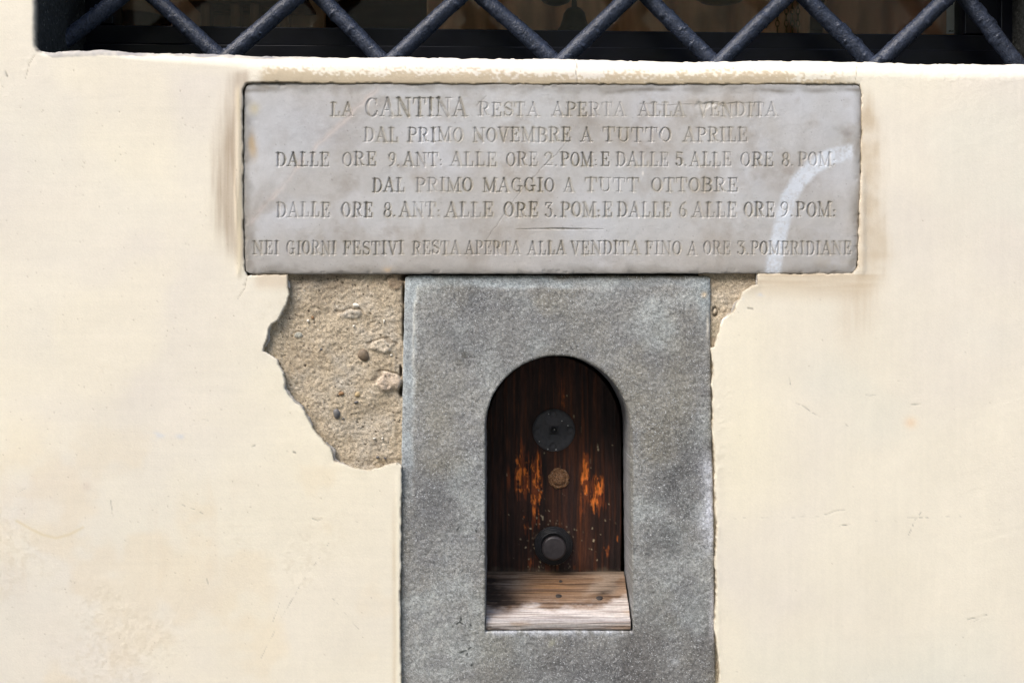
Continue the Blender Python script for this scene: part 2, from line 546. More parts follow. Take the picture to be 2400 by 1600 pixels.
# lip where the plaster was dressed up to the plaque, dips towards the stone
lipL = np.exp(-((PX - 560) / 7.0) ** 2) * sst(190, 230, PY) * (1 - sst(630, 660, PY))
H += 0.0018 * lipL * (0.7 + 0.5 * fbm(PX, PY, 60, 3, 15, 0.5, 3, 0.5))
ridge = np.exp(-((PX - 553 - 2.5 * fbm(PX * 0, PY, 60, 2, 31)) / 2.2) ** 2) * sst(380, 440, PY) * (1 - sst(500, 560, PY))
H += 0.0012 * ridge
bulgeT = np.exp(-((PY - 178) / 16.0) ** 2) * sst(560, 600, PX) * (1 - sst(1980, 2030, PX))
H += 0.0008 * bulgeT
lipR = np.exp(-((PX - 2021) / 8.0) ** 2) * sst(380, 420, PY) * (1 - sst(630, 650, PY))
H += 0.0012 * lipR
lipS = np.exp(-((PX - 932) / 5.0) ** 2) * sst(1095, 1120, PY)
H += 0.0004 * lipS * (0.8 + 0.6 * fbm(PX, PY, 40, 2, 17))
lipQ = np.exp(-((PX - 1684) / 6.0) ** 2) * sst(1000, 1150, PY)
H += 0.0004 * lipQ * (0.8 + 0.8 * fbm(PX, PY, 20, 2, 18))

A = c(243, 234, 213); B = c(234, 225, 211); G = c(232, 230, 214); W = c(246, 236, 211)
CO = np.ones(PX.shape + (3,)) * A
CO = mixc(CO, B, np.clip(0.5 + 0.75 * fbm(PX, PY, 420, 4, 20), 0, 1) * 0.85)
CO = mixc(CO, G, np.clip(fbm(PX, PY, 330, 3, 24) * 0.9, 0, 1) * 0.7 * (0.35 + 0.65 * rightside))
CO = mixc(CO, W, 0.75 * np.exp(-(((PX - 780) / 260) ** 2 + ((PY - 1130) / 330) ** 2)))
CO = mixc(CO, W, 0.5 * sst(-0.2, 0.6, fbm(PX, PY, 260, 3, 27)) * (1 - sst(1700, 2100, PX)))
CO = mixc(CO, c(250, 240, 212), 0.7 * np.exp(-(((PX - 1730) / 120) ** 2 + ((PY - 980) / 330) ** 2)))
yel = sst(0.25, 0.8, fbm(PX, PY, 150, 4, 33) + 0.3 * np.exp(-(((PX - 330) / 330) ** 2 + ((PY - 1330) / 220) ** 2)))
CO = mixc(CO, c(236, 215, 178), yel * 0.26 * sst(900, 1150, PY) * (1 - sst(850, 1000, PX)))
run = sst(0.1, 1.0, fbm(PX + 14 * med, PY, 130, 4, 36, 0.55, 2.2, 0.4)) * sst(1080, 1180, PY) * (1 - sst(1330, 1450, PY)) * (1 - sst(550, 700, PX))
CO = mixc(CO, c(228, 205, 172), run * 0.2)
CO = mixc(CO, c(232, 220, 180), 0.55 * np.exp(-(((PX - 2080) / 42) ** 2 + ((PY - 1325) / 28) ** 2)) * (0.6 + 0.6 * med))
CO = mixc(CO, c(240, 212, 176), 0.7 * np.exp(-(((PX - 2135) / 14) ** 2 + ((PY - 990) / 13) ** 2)))
CO = mixc(CO, c(222, 205, 186), 0.55 * np.exp(-(((PX - 203) / 11) ** 2 + ((PY - 1139) / 11) ** 2)))
CO = CO * (1 + 0.011 * brushv * (0.5 + 0.6 * rightside) + 0.012 * brushh * (1 - rightside) + 0.02 * med)[..., None]
CO = mixc(CO, c(214, 200, 172), 0.25 * sst(0.1, 0.6, fine) * pimple)

# brown-grey bare band round the plaque, brushed out unevenly
TAUPE = c(186, 168, 146)
lb = np.interp(PY, [160, 190, 250, 350, 450, 530, 580, 620, 650], [545, 528, 518, 497, 492, 500, 520, 546, 575])
edge = 9 * fbm(PX, PY, 50, 3, 41, 0.6, 4, 0.4) + 5 * brushv
stL = sst(-22, 34, PX - lb + edge) * (1 - sst(575, 590, PX)) * sst(158, 176, PY) * (1 - sst(585, 650, PY))
stL *= 0.55 + 0.45 * sst(0, 40, PX - lb) * (1 - 0.6 * sst(545, 562, PX))
CO = mixc(CO, TAUPE, np.clip(stL * (0.85 + 0.3 * brushv), 0, 1) * 0.95)
rb_ = np.interp(PY, [195, 240, 300, 450, 540, 600, 640, 690], [2034, 2052, 2066, 2068, 2080, 2090, 2070, 2030])
stR = (1 - sst(-34, 20, PX - rb_ + edge)) * sst(2004, 2012, PX) * sst(190, 230, PY) * (1 - sst(630, 690, PY))
CO = mixc(CO, c(206, 186, 156), np.clip(stR * (0.75 + 0.35 * fbm(PX, PY, 40, 3, 44)), 0, 1) * 0.8)
ub = np.interp(PX, [1690, 1780, 1900, 2010, 2060], [664, 684, 690, 694, 668])
stU = (1 - sst(-26, 30, PY - ub + 5 * brushh)) * sst(640, 645, PY) * sst(1690, 1740, PX) * (1 - sst(2030, 2100, PX))
CO = mixc(CO, c(206, 184, 152), np.clip(stU * (0.8 + 0.3 * brushh), 0, 1) * 0.75)
stD = np.exp(-(((PX - 2015 + 0.18 * (PY - 700)) / 42) ** 2)) * sst(640, 690, PY) * (1 - sst(720, 860, PY))
CO = mixc(CO, c(214, 196, 168), np.clip(stD * (0.7 + 0.5 * brushv), 0, 1) * 0.55)
stC = (1 - sst(660, 690, PY)) * sst(640, 646, PY) * sst(585, 610, PX) * (1 - sst(672, 682, PX))
CO = mixc(CO, c(214, 192, 164), stC * 0.5)
# rubbed, speckled strip between sill and plaque
bn = fbm(PX, PY, 4.5, 1, 47, 0.6, 0.9, 1.1) * 0.30 + 0.70 * fbm(PX, PY, 70, 5, 48, 0.7, 0.4, 1.2)
bandm = sst(-0.22, 0.22, bn + (PY - 168 - 0.003 * (PX - 600)) / 24.0 * 0.8) * sst(150, 160, PY) * (1 - sst(197, 205, PY)) * sst(600, 625, PX) * (1 - sst(1930, 2020, PX))
CO = mixc(CO, c(196, 176, 142), bandm * 0.75)
CO = mixc(CO, c(170, 152, 120), 0.5 * sst(186, 196, PY) * (1 - sst(200, 206, PY)) * sst(575, 600, PX) * (1 - sst(2005, 2020, PX)))
CO = mixc(CO, c(226, 212, 180), lipL * 0.75 * (0.6 + 0.5 * brushv))
# bare grey sill arris on the left
gl = np.interp(PX, [99, 122, 200, 265, 400, 510, 620, 760, 900], [124, 134, 131, 129, 131, 134, 136, 134, 129])
grey = (1 - sst(-2, 3, PY - gl + 2.5 * fbm(PX, PY, 30, 3, 51))) * sst(92, 108, PX) * (1 - sst(600, 880, PX)) * (PY > 100)
CO = mixc(CO, c(158, 154, 152), np.clip(grey * (0.8 + 0.35 * fbm(PX, PY, 26, 3, 52)), 0, 1))
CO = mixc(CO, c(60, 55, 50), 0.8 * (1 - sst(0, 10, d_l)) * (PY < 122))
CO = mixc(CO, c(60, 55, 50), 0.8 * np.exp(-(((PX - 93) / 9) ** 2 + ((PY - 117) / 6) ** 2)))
# dirty edge along the stone on both sides
CO = mixc(CO, c(206, 186, 150), 0.6 * np.exp(-((PX - 925) / 6.0) ** 2) * sst(1110, 1250, PY) * np.clip(0.55 + 0.7 * fbm(PX, PY, 70, 3, 54, 0.5, 3, 0.4), 0, 1))
CO = mixc(CO, c(250, 242, 218), 0.5 * lipS)

# grain, pores, specks, scratches
CO *= (1 + 0.05 * (np.random.RandomState(77).rand(*PX.shape) - 0.5))[..., None]
marks = np.zeros(PX.shape); light = np.zeros(PX.shape); pits = np.zeros(PX.shape)
rs = np.random.RandomState(4)
for k in range(950):
    x = rs.rand() * 2400; y = 150 + rs.rand() * 1450
    if x > 1650 and rs.rand() < 0.7: continue
    if x > 600 and rs.rand() < 0.5: continue
    draw(pits, xs, ys, (x, y), (x + rs.rand() * 2, y + rs.rand() * 2), 1.0 + 1.7 * rs.rand() ** 3, 1.0, "m")


def scratch(pts, w=1.6, s=1.0, gaps=0.0, f=marks):
    P = rough(pts, 7, 1.2, int(abs(pts[0][0])) % 17, False)
    for a, b in zip(P[:-1], P[1:]):
        if rs.rand() < gaps: continue
        w_ = w * (0.5 + 0.8 * rs.rand())
        tmp = np.zeros(PX.shape) if False else None
        draw(f, xs, ys, a, b, w_ * s, w_ * s, "m")


scratch([(13, 167), (17, 178)], 3.4)
scratch([(771, 1273), (720, 1345), (655, 1455), (612, 1540)], 0.9, 1, 0.35)
scratch([(760, 1378), (845, 1480)], 0.5, 1, 0.6)
scratch([(732, 1215), (745, 1220), (757, 1215)], 2.2)
scratch([(1720, 1214), (1800, 1212), (1920, 1211)], 0.9, 1, 0.6)
scratch([(1932, 1206), (1958, 1197), (1980, 1194)], 1.9)
scratch([(1966, 1232), (1992, 1229)], 1.5)
scratch([(2052, 1220), (2120, 1213), (2260, 1210)], 1.0, 1, 0.6)
scratch([(2130, 1253), (2145, 1218), (2172, 1182), (2190, 1175)], 1.2, 1, 0.6)
scratch([(2268, 1452), (2286, 1447), (2295, 1444), (2312, 1440)], 2.6)
scratch([(2272, 1460), (2300, 1448)], 1.2, 1, 0.4)
scratch([(1752, 721), (1764, 723)], 3.6)
scratch([(1866, 946), (1880, 951), (1905, 968), (1922, 978)], 1.8, 1, 0.5)
scratch([(1984, 995), (1987, 998)], 3)
scratch([(2030, 926), (2054, 926)], 1.4, 1, 0.3)
scratch([(2128, 947), (2166, 948)], 1.5, 1, 0.4)
scratch([(1850, 876), (1853, 900)], 1.6, 1, 0.4)
scratch([(444, 997), (462, 994)], 2.2, 1, 0.2)
scratch([(466, 980), (488, 984)], 1.2, 1, 0.3)
scratch([(590, 1046), (598, 1043)], 3.4)
scratch([(688, 1058), (692, 1060)], 3.8)
scratch([(260, 1165), (265, 1210)], 1.0, 1, 0.2)
scratch([(485, 1355), (489, 1366)], 2.0)
scratch([(555, 1273), (560, 1278)], 2.0)
scratch([(655, 1412), (640, 1455)], 0.9, 1, 0.2)
scratch([(2030, 1590), (2036, 1580)], 1.6)
scratch([(420, 1180), (455, 1192), (474, 1202)], 1.4, 1, 0.5)
scratch([(40, 1155), (60, 1142)], 0.9)
cracks = np.zeros(PX.shape)
scratch([(1347, 134), (1353, 150), (1350, 168), (1354, 198)], 1.9, 1, 0, cracks)
scratch([(2012, 145), (2008, 165), (2003, 196)], 1.2, 1, 0.15, cracks)
scratch([(82, 130), (68, 150), (60, 185), (45, 197)], 0.9, 1, 0.3, cracks)
scratch([(578, 652), (574, 676), (556, 700)], 1.1, 1, 0.2, cracks)
arc = [(40, 1220), (75, 1240), (100, 1252), (132, 1260), (165, 1251), (195, 1235)]
arcm = np.exp(-(polydist(PX, PY, arc) / 3.0) ** 2)
CO = mixc(CO, c(224, 205, 160), arcm * 0.5)
CO = mixc(CO, c(150, 132, 105), pits * 0.55)
CO = mixc(CO, c(122, 116, 104), marks * np.clip(0.45 + 0.5 * fbm(PX, PY, 20, 2, 58), 0.05, 0.8))
CO = mixc(CO, c(120, 104, 80), cracks * 0.75)
H -= 0.0006 * pits + 0.0004 * marks + 0.0009 * cracks
# bluish ghost of an older coat
for (x, y, r) in ((370, 1020, 14), (425, 1022, 10), (1785, 690, 8), (1740, 700, 6)):
    CO = mixc(CO, c(212, 216, 222), 0.55 * np.exp(-(((PX - x) / (r * 1.3)) ** 2 + ((PY - y) / (r * 0.6)) ** 2)) * np.clip(0.6 + fbm(PX, PY, 14, 3, 56), 0, 1))
# pale broken edge of the plaster coat
chipline = np.concatenate([np.array(LC), np.array([(943, 1092)])])
dchip = np.minimum(polydist(PX, PY, chipline), polydist(PX, PY, RC))
CO = mixc(CO, c(248, 240, 222), 0.35 * (1 - sst(0, 5, dchip)))
H += 0.0004 * np.exp(-(dchip / 14.0) ** 2) * fbm(PX, PY, 40, 2, 75)


def wall_rim(px, py):
    d = np.full(px.shape, 0.020)
    d[(py < 152) & (py > -445) & (px > 70) & (px < 2510)] = 0.008
    return d


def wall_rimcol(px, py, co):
    out = np.ones((len(px), 3)) * c(112, 100, 82)  # broken rim: shade of the receding edge put into its colour
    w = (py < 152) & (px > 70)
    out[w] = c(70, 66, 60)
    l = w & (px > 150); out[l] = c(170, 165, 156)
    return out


def wall_edgecol(px, py, co):
    m = np.clip(0.55 + 0.5 * fbm(px, py, 26, 3, 79), 0.1, 0.9)
    m = np.where((py < 152) | (px < 200) | (px > 2200), 0, m)[:, None]
    return co * (1 - m) + c(160, 145, 120) * m


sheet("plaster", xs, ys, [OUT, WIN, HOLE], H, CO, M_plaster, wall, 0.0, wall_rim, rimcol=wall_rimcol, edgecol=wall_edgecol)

# masonry behind the plaster, leaving the window and the niche open
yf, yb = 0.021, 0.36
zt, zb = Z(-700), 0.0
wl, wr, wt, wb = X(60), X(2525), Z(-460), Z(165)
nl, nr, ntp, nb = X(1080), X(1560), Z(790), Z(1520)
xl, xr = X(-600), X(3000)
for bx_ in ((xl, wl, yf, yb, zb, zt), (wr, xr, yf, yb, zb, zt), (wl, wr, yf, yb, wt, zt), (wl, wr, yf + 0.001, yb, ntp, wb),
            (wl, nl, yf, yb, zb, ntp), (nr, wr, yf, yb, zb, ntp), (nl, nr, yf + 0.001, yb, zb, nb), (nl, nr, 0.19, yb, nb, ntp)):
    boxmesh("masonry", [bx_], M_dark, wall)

# dark stone reveal of the window
x0, x1 = X(82), X(2503)
boxmesh("window_reveal", [(wl, x0, 0.0065, 0.33, Z(150), Z(-450))], M_reveal, wall)
boxmesh("window_reveal", [(x1, wr, 0.0065, 0.33, Z(150), Z(-450))], M_reveal, wall)
boxmesh("window_sill", [(wl, wr, 0.030, 0.33, Z(190), Z(150))], M_reveal, wall)


# ------------------------------------------------------------------ exposed mortar, two patches
def mortar(x0, x1, y0, y1, seed, left):
    mx = np.arange(x0, x1, 2.0); my = np.arange(y0, y1, 2.0)
    P, Q = np.meshgrid(mx, my)
    u = P + 0.5 * Q
    h = (0.0020 if left else 0.0007) * fbm(P, Q, 110, 3, seed) + 0.0005 * fbm(u, Q, 24, 3, seed + 3, 0.6, 0.7, 1.3) + 0.0006 * fbm(P, Q, 6, 2, seed + 5)
    co = np.ones(P.shape + (3,)) * c(194, 178, 153)
    co = mixc(co, c(164, 148, 124), np.clip(0.2 + 0.8 * fbm(P, Q, 70, 4, seed + 8), 0, 1) * 0.7)
    co = mixc(co, c(198, 190, 176), np.clip(0.1 + 0.8 * fbm(P, Q, 50, 4, seed + 12), 0, 1) * 0.6)
    co *= (1 + 0.12 * fbm(P, Q, 6, 2, seed + 15))[..., None]
    co = mixc(co, c(140, 124, 106), 0.55 * (1 - sst(642, 700, Q)) * np.clip(0.6 + fbm(P, Q, 60, 3, seed + 17), 0, 1))
    if left:
        co = mixc(co, c(120, 110, 98), 0.4 * np.exp(-(((P - 720) / 60) ** 2 + ((Q - 690) / 40) ** 2)) * np.clip(0.6 + fbm(P, Q, 40, 3, 90), 0, 1))
        for (lx, ly, rx, ry, up, cc, sd) in ((896, 812, 27, 19, 0.0028, c(206, 192, 170), 1), (905, 896, 33, 24, 0.0045, c(206, 186, 164), 2),
                                             (928, 662, 20, 20, 0.0014, c(160, 140, 116), 3), (820, 735, 30, 14, 0.0014, c(190, 180, 164), 4),
                                             (697, 785, 10, 8, 0.001, c(176, 176, 164), 5)):
            d = np.hypot((P - lx) / rx, (Q - ly) / ry) + 0.28 * fbm(P, Q, 26, 3, 100 + sd)
            m = 1 - sst(0.72, 1.0, d)
            h += up * m + 0.001 * m * fbm(P, Q, 14, 3, 120)
            co = mixc(co, cc, m * 0.85)
            ring = np.exp(-((d - 1.05) / 0.13) ** 2) * sst(ly + 4, ly - 8, Q)
            h -= 0.0016 * ring
            co = mixc(co, c(112, 96, 78), 0.45 * ring)
        for (hx, hy, r1, r2) in ((940, 918, 7, 14), (952, 648, 16, 9), (938, 870, 3, 12), (944, 760, 3, 40), (944, 690, 3, 25)):
            m = np.exp(-(((P - hx) / r1) ** 2 + ((Q - hy) / r2) ** 2) ** 2)
            h -= 0.010 * m
            co = mixc(co, c(46, 40, 34), 0.8 * m)
    else:
        for (hx, hy, r1, r2) in ((1678, 730, 5, 9),):
            d = np.hypot((P - hx) / r1, (Q - hy) / r2)
            ring = np.exp(-((d - 1.1) / 0.35) ** 2)
            h -= 0.003 * ring
            co = mixc(co, c(70, 60, 52), 0.7 * ring)
        co = mixc(co, c(196, 152, 112), 0.4 * sst(0.2, 0.7, fbm(P, Q, 40, 3, 140)))
        co = mixc(co, c(150, 148, 132), 0.5 * sst(720, 800, Q))
    co *= (1 + 0.34 * (np.random.RandomState(seed).rand(*P.shape) - 0.5))[..., None]
    co = mixc(co, c(96, 84, 70), 0.5 * (np.random.RandomState(seed + 1).rand(*P.shape) > 0.975))
    hol = np.zeros(P.shape)
    r2 = np.random.RandomState(abs(int(seed)))
    for k in range(170 if left else 70):
        x = x0 + r2.rand() * (x1 - x0); y = y0 + r2.rand() * (y1 - y0)
        draw(hol, mx, my, (x, y), (x + 3 * r2.rand(), y + 2 * r2.rand()), 1.5 + 3.2 * r2.rand() ** 3, 1.5, "m")
    h -= 0.0022 * hol
    co = mixc(co, c(70, 60, 50), 0.65 * hol)
    wh = np.zeros(P.shape)
    for k in range(60 if left else 15):
        x = x0 + r2.rand() * (x1 - x0); y = y0 + r2.rand() * (y1 - y0)
        draw(wh, mx, my, (x, y), (x + 3 * r2.rand(), y + 3 * r2.rand()), 1.5 + 2.5 * r2.rand() ** 2, 1.5, "m")
    co = mixc(co, c(226, 216, 196), 0.7 * wh)
    o = sheet("exposed_mortar", mx, my, None, h, co, M_mortar, wall, 0.0095 if left else 0.0090, 0.004)
    return o


mort = mortar(596, 966, 622, 1124, 200, True)
mort["label"] = "large bare sandy mortar patch left of the stone surround"
mort2 = mortar(1640, 1806, 622, 1640, 230, False)
mort2["label"] = "small bare mortar patch at the top right of the stone surround"


def undercoat(line, x0, x1, y0, y1, seed):
    ux = np.arange(x0, x1, 1.3); uy = np.arange(y0, y1, 1.3)
    P, Q = np.meshgrid(ux, uy)
    dl = polydist(P, Q, line, 40)
    inside_ = inpoly(P, Q, [HOLE])
    wid = np.clip(7.5 * fbm(P, Q, 46, 3, seed, 0.6) + 1.0 * fbm(P, Q, 5, 2, seed + 4), 0.0, 8)
    keep = (inside_ & (dl < wid)) | (~inside_ & (dl < 9))
    keep &= ~((P > 941) & (P < 1668))
    co = np.ones(P.shape + (3,)) * c(184, 178, 170)
    co = mixc(co, c(176, 170, 160), np.clip(0.4 + fbm(P, Q, 18, 3, seed + 6), 0, 1) * 0.6)
    xi = np.full(P.shape, 0.0)
    o = sheet("undercoat", ux, uy, None, 0.0003 * fbm(P, Q, 8, 2, seed + 9), co, M_plaster, wall, 0.0030, 0.006, keep=keep)
    return o


def pebble(px, py, rx, ry, rot, kind, up=0.0022):
    n, m = 20, 10
    cx, _, cz = at(px, py, 0.0088)
    rs2 = np.random.RandomState(int(px * 3 + py))
    V, Fc = [], []
    jit = rs2.rand(4) * 6.28
    for k in range(m + 1):
        th = math.pi * k / m
        for i in range(n):
            a = 2 * math.pi * i / n
            w = 1 + 0.10 * math.sin(2 * a + jit[0]) + 0.07 * math.sin(3 * a + jit[1]) + 0.04 * math.sin(5 * a + jit[2] + 2 * th)
            u = rx * S * w * math.sin(th) * math.cos(a); v = ry * S * w * math.sin(th) * math.sin(a)
            V.append((cx + u * math.cos(rot) - v * math.sin(rot), 0.0088 - up * math.cos(th), cz + u * math.sin(rot) + v * math.cos(rot)))
    for k in range(m):
        for i in range(n):
            j = (i + 1) % n
            Fc.append([k * n + i, k * n + j, (k + 1) * n + j, (k + 1) * n + i])
    o = make("pebble", V, Fc, PEB[kind], mort)
    fix_normals(o)


undercoat(LC, 596, 945, 640, 1120, 260)
undercoat(RC, 1660, 1800, 640, 830, 270)

for p in ((852, 832, 14, 13, 0.5, "brown", 0.0045), (789, 969, 7.5, 13, 0.25, "slate", 0.004), (834, 715, 8, 5, -0.4, "white"),
          (838, 924, 6, 6.5, 0, "ochre"), (800, 922, 7, 4, 0.2, "rust"), (753, 818, 4, 3, 0, "slate"), (885, 1071, 3.5, 3, 0, "slate"),
          (902, 1073, 3.5, 2.4, -0.5, "slate"), (835, 942, 6, 2.4, 0.3, "slate"), (804, 981, 3, 2.5, 0, "slate"), (829, 764, 3, 2.5, 0, "white"),
          (722, 752, 3.5, 3, 0, "white"), (733, 744, 3.5, 4, 0.4, "rust"), (917, 832, 3, 2.5, 0, "white"), (900, 753, 1.8, 5, 0, "white"),
          (877, 1027, 3.4, 2.6, 0, "white"), (896, 1027, 2, 3, 0, "white")):
    pebble(*p)

# ------------------------------------------------------------------ inscribed plaque
PLQ = [(572, 214), (575, 204), (582, 198), (594, 194), (900, 195), (1500, 197), (2000, 197), (2015, 202), (2019, 214), (2020, 300),
       (2017, 400), (2014, 480), (2010, 600), (2008, 626), (2002, 637), (1990, 641), (1780, 640), (1200, 641), (600, 642), (586, 641),
       (576, 635), (573, 600), (571, 500), (570, 400), (571, 300)]
PLQ = rough(PLQ, 6, 0.8, 21)
step = 1.2
xs = np.arange(566, 2024, step); ys = np.arange(190, 650, step)
PX, PY = np.meshgrid(xs, ys)
groove = np.full(PX.shape, -9.0)

T_, t_ = 0.205, 0.10


def ell(cx, cy, rx, ry, a0, a1, n=16, T=T_):
    P = []
    for i in range(n + 1):
        a = R(a0 + (a1 - a0) * i / n)
        P.append((cx + rx * math.cos(a), cy + ry * math.sin(a), t_ + (T - t_) * abs(math.cos(a)) ** 1.3))
    return P


def ln(x0, y0, x1, y1, w): return [(x0, y0, w), (x1, y1, w)]


def stem(x, y0=0, y1=1, w=T_): return ln(x, y0, x, y1, w)


def ser(x0, x1, y): return ln(x0, y, x1, y, t_)


GL = {
    'A': (0.74, [ln(.06, 0, .37, 1, t_), ln(.37, 1, .63, 0, T_), ln(.16, .33, .5, .33, t_), ser(-.05, .19, 0), ser(.48, .78, 0)]),
    'B': (.66, [stem(.15), ser(0, .36, 1), ser(0, .36, 0), ser(.15, .38, .52), ell(.34, .76, .2, .24, 90, -90), ell(.36, .26, .25, .26, 90, -90)]),
    'C': (.64, [ell(.33, .5, .29, .5, 52, 308, 22), ln(.55, .98, .55, .68, t_), ln(.53, .12, .6, .3, t_)]),
    'D': (.68, [stem(.15), ser(0, .34, 1), ser(0, .34, 0), ell(.32, .5, .31, .5, 90, -90, 20)]),
    'E': (.6, [stem(.15), ser(0, .54, 1), ln(.54, 1, .54, .76, t_), ser(.15, .4, .5), ln(.4, .62, .4, .38, t_), ser(0, .56, 0), ln(.56, 0, .56, .27, t_)]),
    'F': (.58, [stem(.15), ser(0, .54, 1), ln(.54, 1, .54, .74, t_), ser(.15, .4, .5), ln(.4, .62, .4, .38, t_), ser(0, .32, 0)]),
    'G': (.72, [ell(.33, .5, .29, .5, 52, 300, 22), ln(.55, .98, .55, .7, t_), stem(.56, .02, .4, T_ * .85), ser(.42, .7, .4)]),
    'I': (.32, [stem(.16), ser(0, .32, 1), ser(0, .32, 0)]),
    'L': (.57, [stem(.15), ser(0, .32, 1), ser(0, .54, 0), ln(.54, 0, .54, .3, t_)]),
    'M': (.86, [stem(.1, 0, 1, t_), ln(.1, 1, .42, .05, T_ * .9), ln(.42, .05, .72, 1, t_), stem(.74), ser(0, .16, 1), ser(0, .22, 0), ser(.6, .9, 0), ser(.7, .9, 1)]),
    'N': (.74, [stem(.1, 0, 1, t_), ln(.1, 1, .62, 0, T_), stem(.62, 0, 1, t_), ser(-.02, .18, 1), ser(0, .22, 0), ser(.5, .74, 1)]),
    'O': (.62, [ell(.31, .5, .27, .5, 0, 360, 28)]),
    'P': (.6, [stem(.15), ser(0, .34, 1), ser(.15, .34, .48), ser(0, .32, 0), ell(.32, .74, .25, .26, 90, -90)]),
    'R': (.68, [stem(.15), ser(0, .34, 1), ser(.15, .34, .5), ser(0, .3, 0), ell(.32, .75, .23, .25, 90, -90), ln(.36, .5, .52, .06, T_ * .85), ln(.52, .04, .66, .03, t_)]),
    'S': (.56, [ell(.28, .75, .22, .25, 25, 250, 14, .14), ln(.14, .6, .42, .4, T_), ell(.28, .25, .23, .25, 70, -155, 14, .16), ln(.5, 1, .5, .74, t_), ln(.05, 0, .05, .28, t_)]),
    'T': (.62, [stem(.31), ser(0, .62, 1), ln(0, 1, 0, .72, t_), ln(.62, 1, .62, .72, t_), ser(.15, .47, 0)]),
    'U': (.68, [stem(.14, .28, 1), stem(.56, .28, 1, t_), ell(.35, .28, .21, .28, 180, 360, 14, .15), ser(0, .3, 1), ser(.44, .68, 1)]),
    'V': (.68, [ln(.1, 1, .36, 0, T_), ln(.36, 0, .6, 1, t_), ser(-.02, .26, 1), ser(.46, .72, 1)]),
    '2': (.52, [ell(.27, .74, .2, .26, 170, -35, 14, .17), ln(.42, .58, .04, .04, t_), ln(.04, .07, .5, .07, .14), ln(.5, .07, .5, .2, t_), ln(.1, .7, .1, .76, .15)]),
    '3': (.52, [ser(.06, .48, 1), ln(.48, 1, .22, .62, t_), ell(.25, .3, .23, .31, 95, -150, 18, .2), ln(.06, 1, .06, .8, t_)]),
    '5': (.52, [ln(.12, 1, .46, .97, .13), ln(.12, 1, .1, .55, t_), ell(.25, .3, .22, .3, 125, -150, 18, .2)]),
    '6': (.54, [ell(.27, .27, .22, .27, 0, 360, 22, .17), [(.05, .3, .17), (.09, .62, .17), (.24, .9, .11), (.44, 1, .08)]]),
    '8': (.54, [ell(.27, .75, .19, .25, 0, 360, 20, .15), ell(.27, .25, .23, .25, 0, 360, 20, .17)]),
    '9': (.54, [ell(.27, .73, .22, .27, 0, 360, 22, .17), [(.49, .7, .17), (.45, .38, .17), (.3, .1, .11), (.08, 0, .08)]]),
    '.': (.14, [ln(.07, .04, .08, .04, .15)]),
    ':': (.14, [ln(.07, .06, .08, .06, .14), ln(.07, .42, .08, .42, .14)]),
    "'": (.14, [ln(.09, 1, .05, .8, .1)]),
}
TEXT = [
    (241, 272, [("LA", 775, 829), ("RESTA", 1122, 1264), ("APERTA", 1295, 1467), ("ALLA", 1497, 1605), ("VENDITA", 1636, 1822)]),
    (230, 272, [("CANTINA", 858, 1094)]),
    (300, 332, [("DAL", 853, 932), ("PRIMO", 955, 1084), ("NOVEMBRE", 1110, 1338), ("A", 1363, 1388), ("TUTTO", 1414, 1573), ("APRILE", 1603, 1752)]),
    (358, 389, [("DALLE", 647, 771), ("ORE", 803, 881), ("9.", 911, 935), ("ANT:", 946, 1036), ("ALLE", 1056, 1164), ("ORE", 1187, 1261), ("2.", 1275, 1306),
                ("POM:", 1315, 1399), ("E", 1409, 1429), ("DALLE", 1445, 1567), ("5.", 1584, 1609), ("ALLE", 1618, 1715), ("ORE", 1737, 1813), ("8.", 1834, 1859), ("POM:", 1872, 1958)]),
    (418, 449, [("DAL", 873, 948), ("PRIMO", 975, 1107), ("MAGGIO", 1133, 1299), ("A", 1323, 1345), ("TUTT", 1372, 1497), ("OTTOBRE", 1528, 1730)]),
    (475, 508, [("DALLE", 648, 773), ("ORE", 801, 873), ("8.", 900, 926), ("ANT:", 937, 1030), ("ALLE", 1044, 1156), ("ORE", 1182, 1261), ("3.", 1278, 1304),
                ("POM:", 1315, 1406), ("E", 1414, 1435), ("DALLE", 1448, 1573), ("6", 1593, 1609), ("ALLE", 1624, 1727), ("ORE", 1745, 1816), ("9.", 1831, 1858), ("POM:", 1867, 1958)]),
    (566, 596, [("NEI", 593, 654), ("GIORNI", 672, 787), ("FESTIVI", 805, 945), ("RESTA", 967, 1079), ("APERTA", 1091, 1220), ("ALLA", 1238, 1326), ("VENDITA", 1338, 1500),
                ("FINO", 1514, 1596), ("A", 1613, 1634), ("ORE", 1650, 1712), ("3.", 1729, 1755), ("POMERIDIANE", 1761, 1995)]),
]
rl = np.random.RandomState(8)
for top, base, words in TEXT:
    for word, x0, x1 in words:
        gap = 0.15
        tot = sum(GL[ch][0] for ch in word) + gap * (len(word) - 1)
        k = (x1 - x0) / tot
        hgt = base - top
        pen = x0
        for ch in word:
            w, strokes = GL[ch]
            dy = rl.randn() * 0.5; sl = rl.randn() * 0.012; th = 0.92 + 0.2 * rl.rand()
            for st in strokes:
                for (ax, ay, aw), (bx, by, bw) in zip(st[:-1], st[1:]):
                    draw(groove, xs, ys, (pen + ax * k + sl * ay * hgt, base + dy - ay * hgt), (pen + bx * k + sl * by * hgt, base + dy - by * hgt),
                         max(aw * hgt * th, 3.5), max(bw * hgt * th, 3.5))
            pen += (w + gap) * k
# tapering rule under the fifth line
draw(groove, xs, ys, (1209, 537), (1310, 536), 1.6, 5.0); draw(groove, xs, ys, (1310, 536), (1414, 537), 5.0, 1.6)

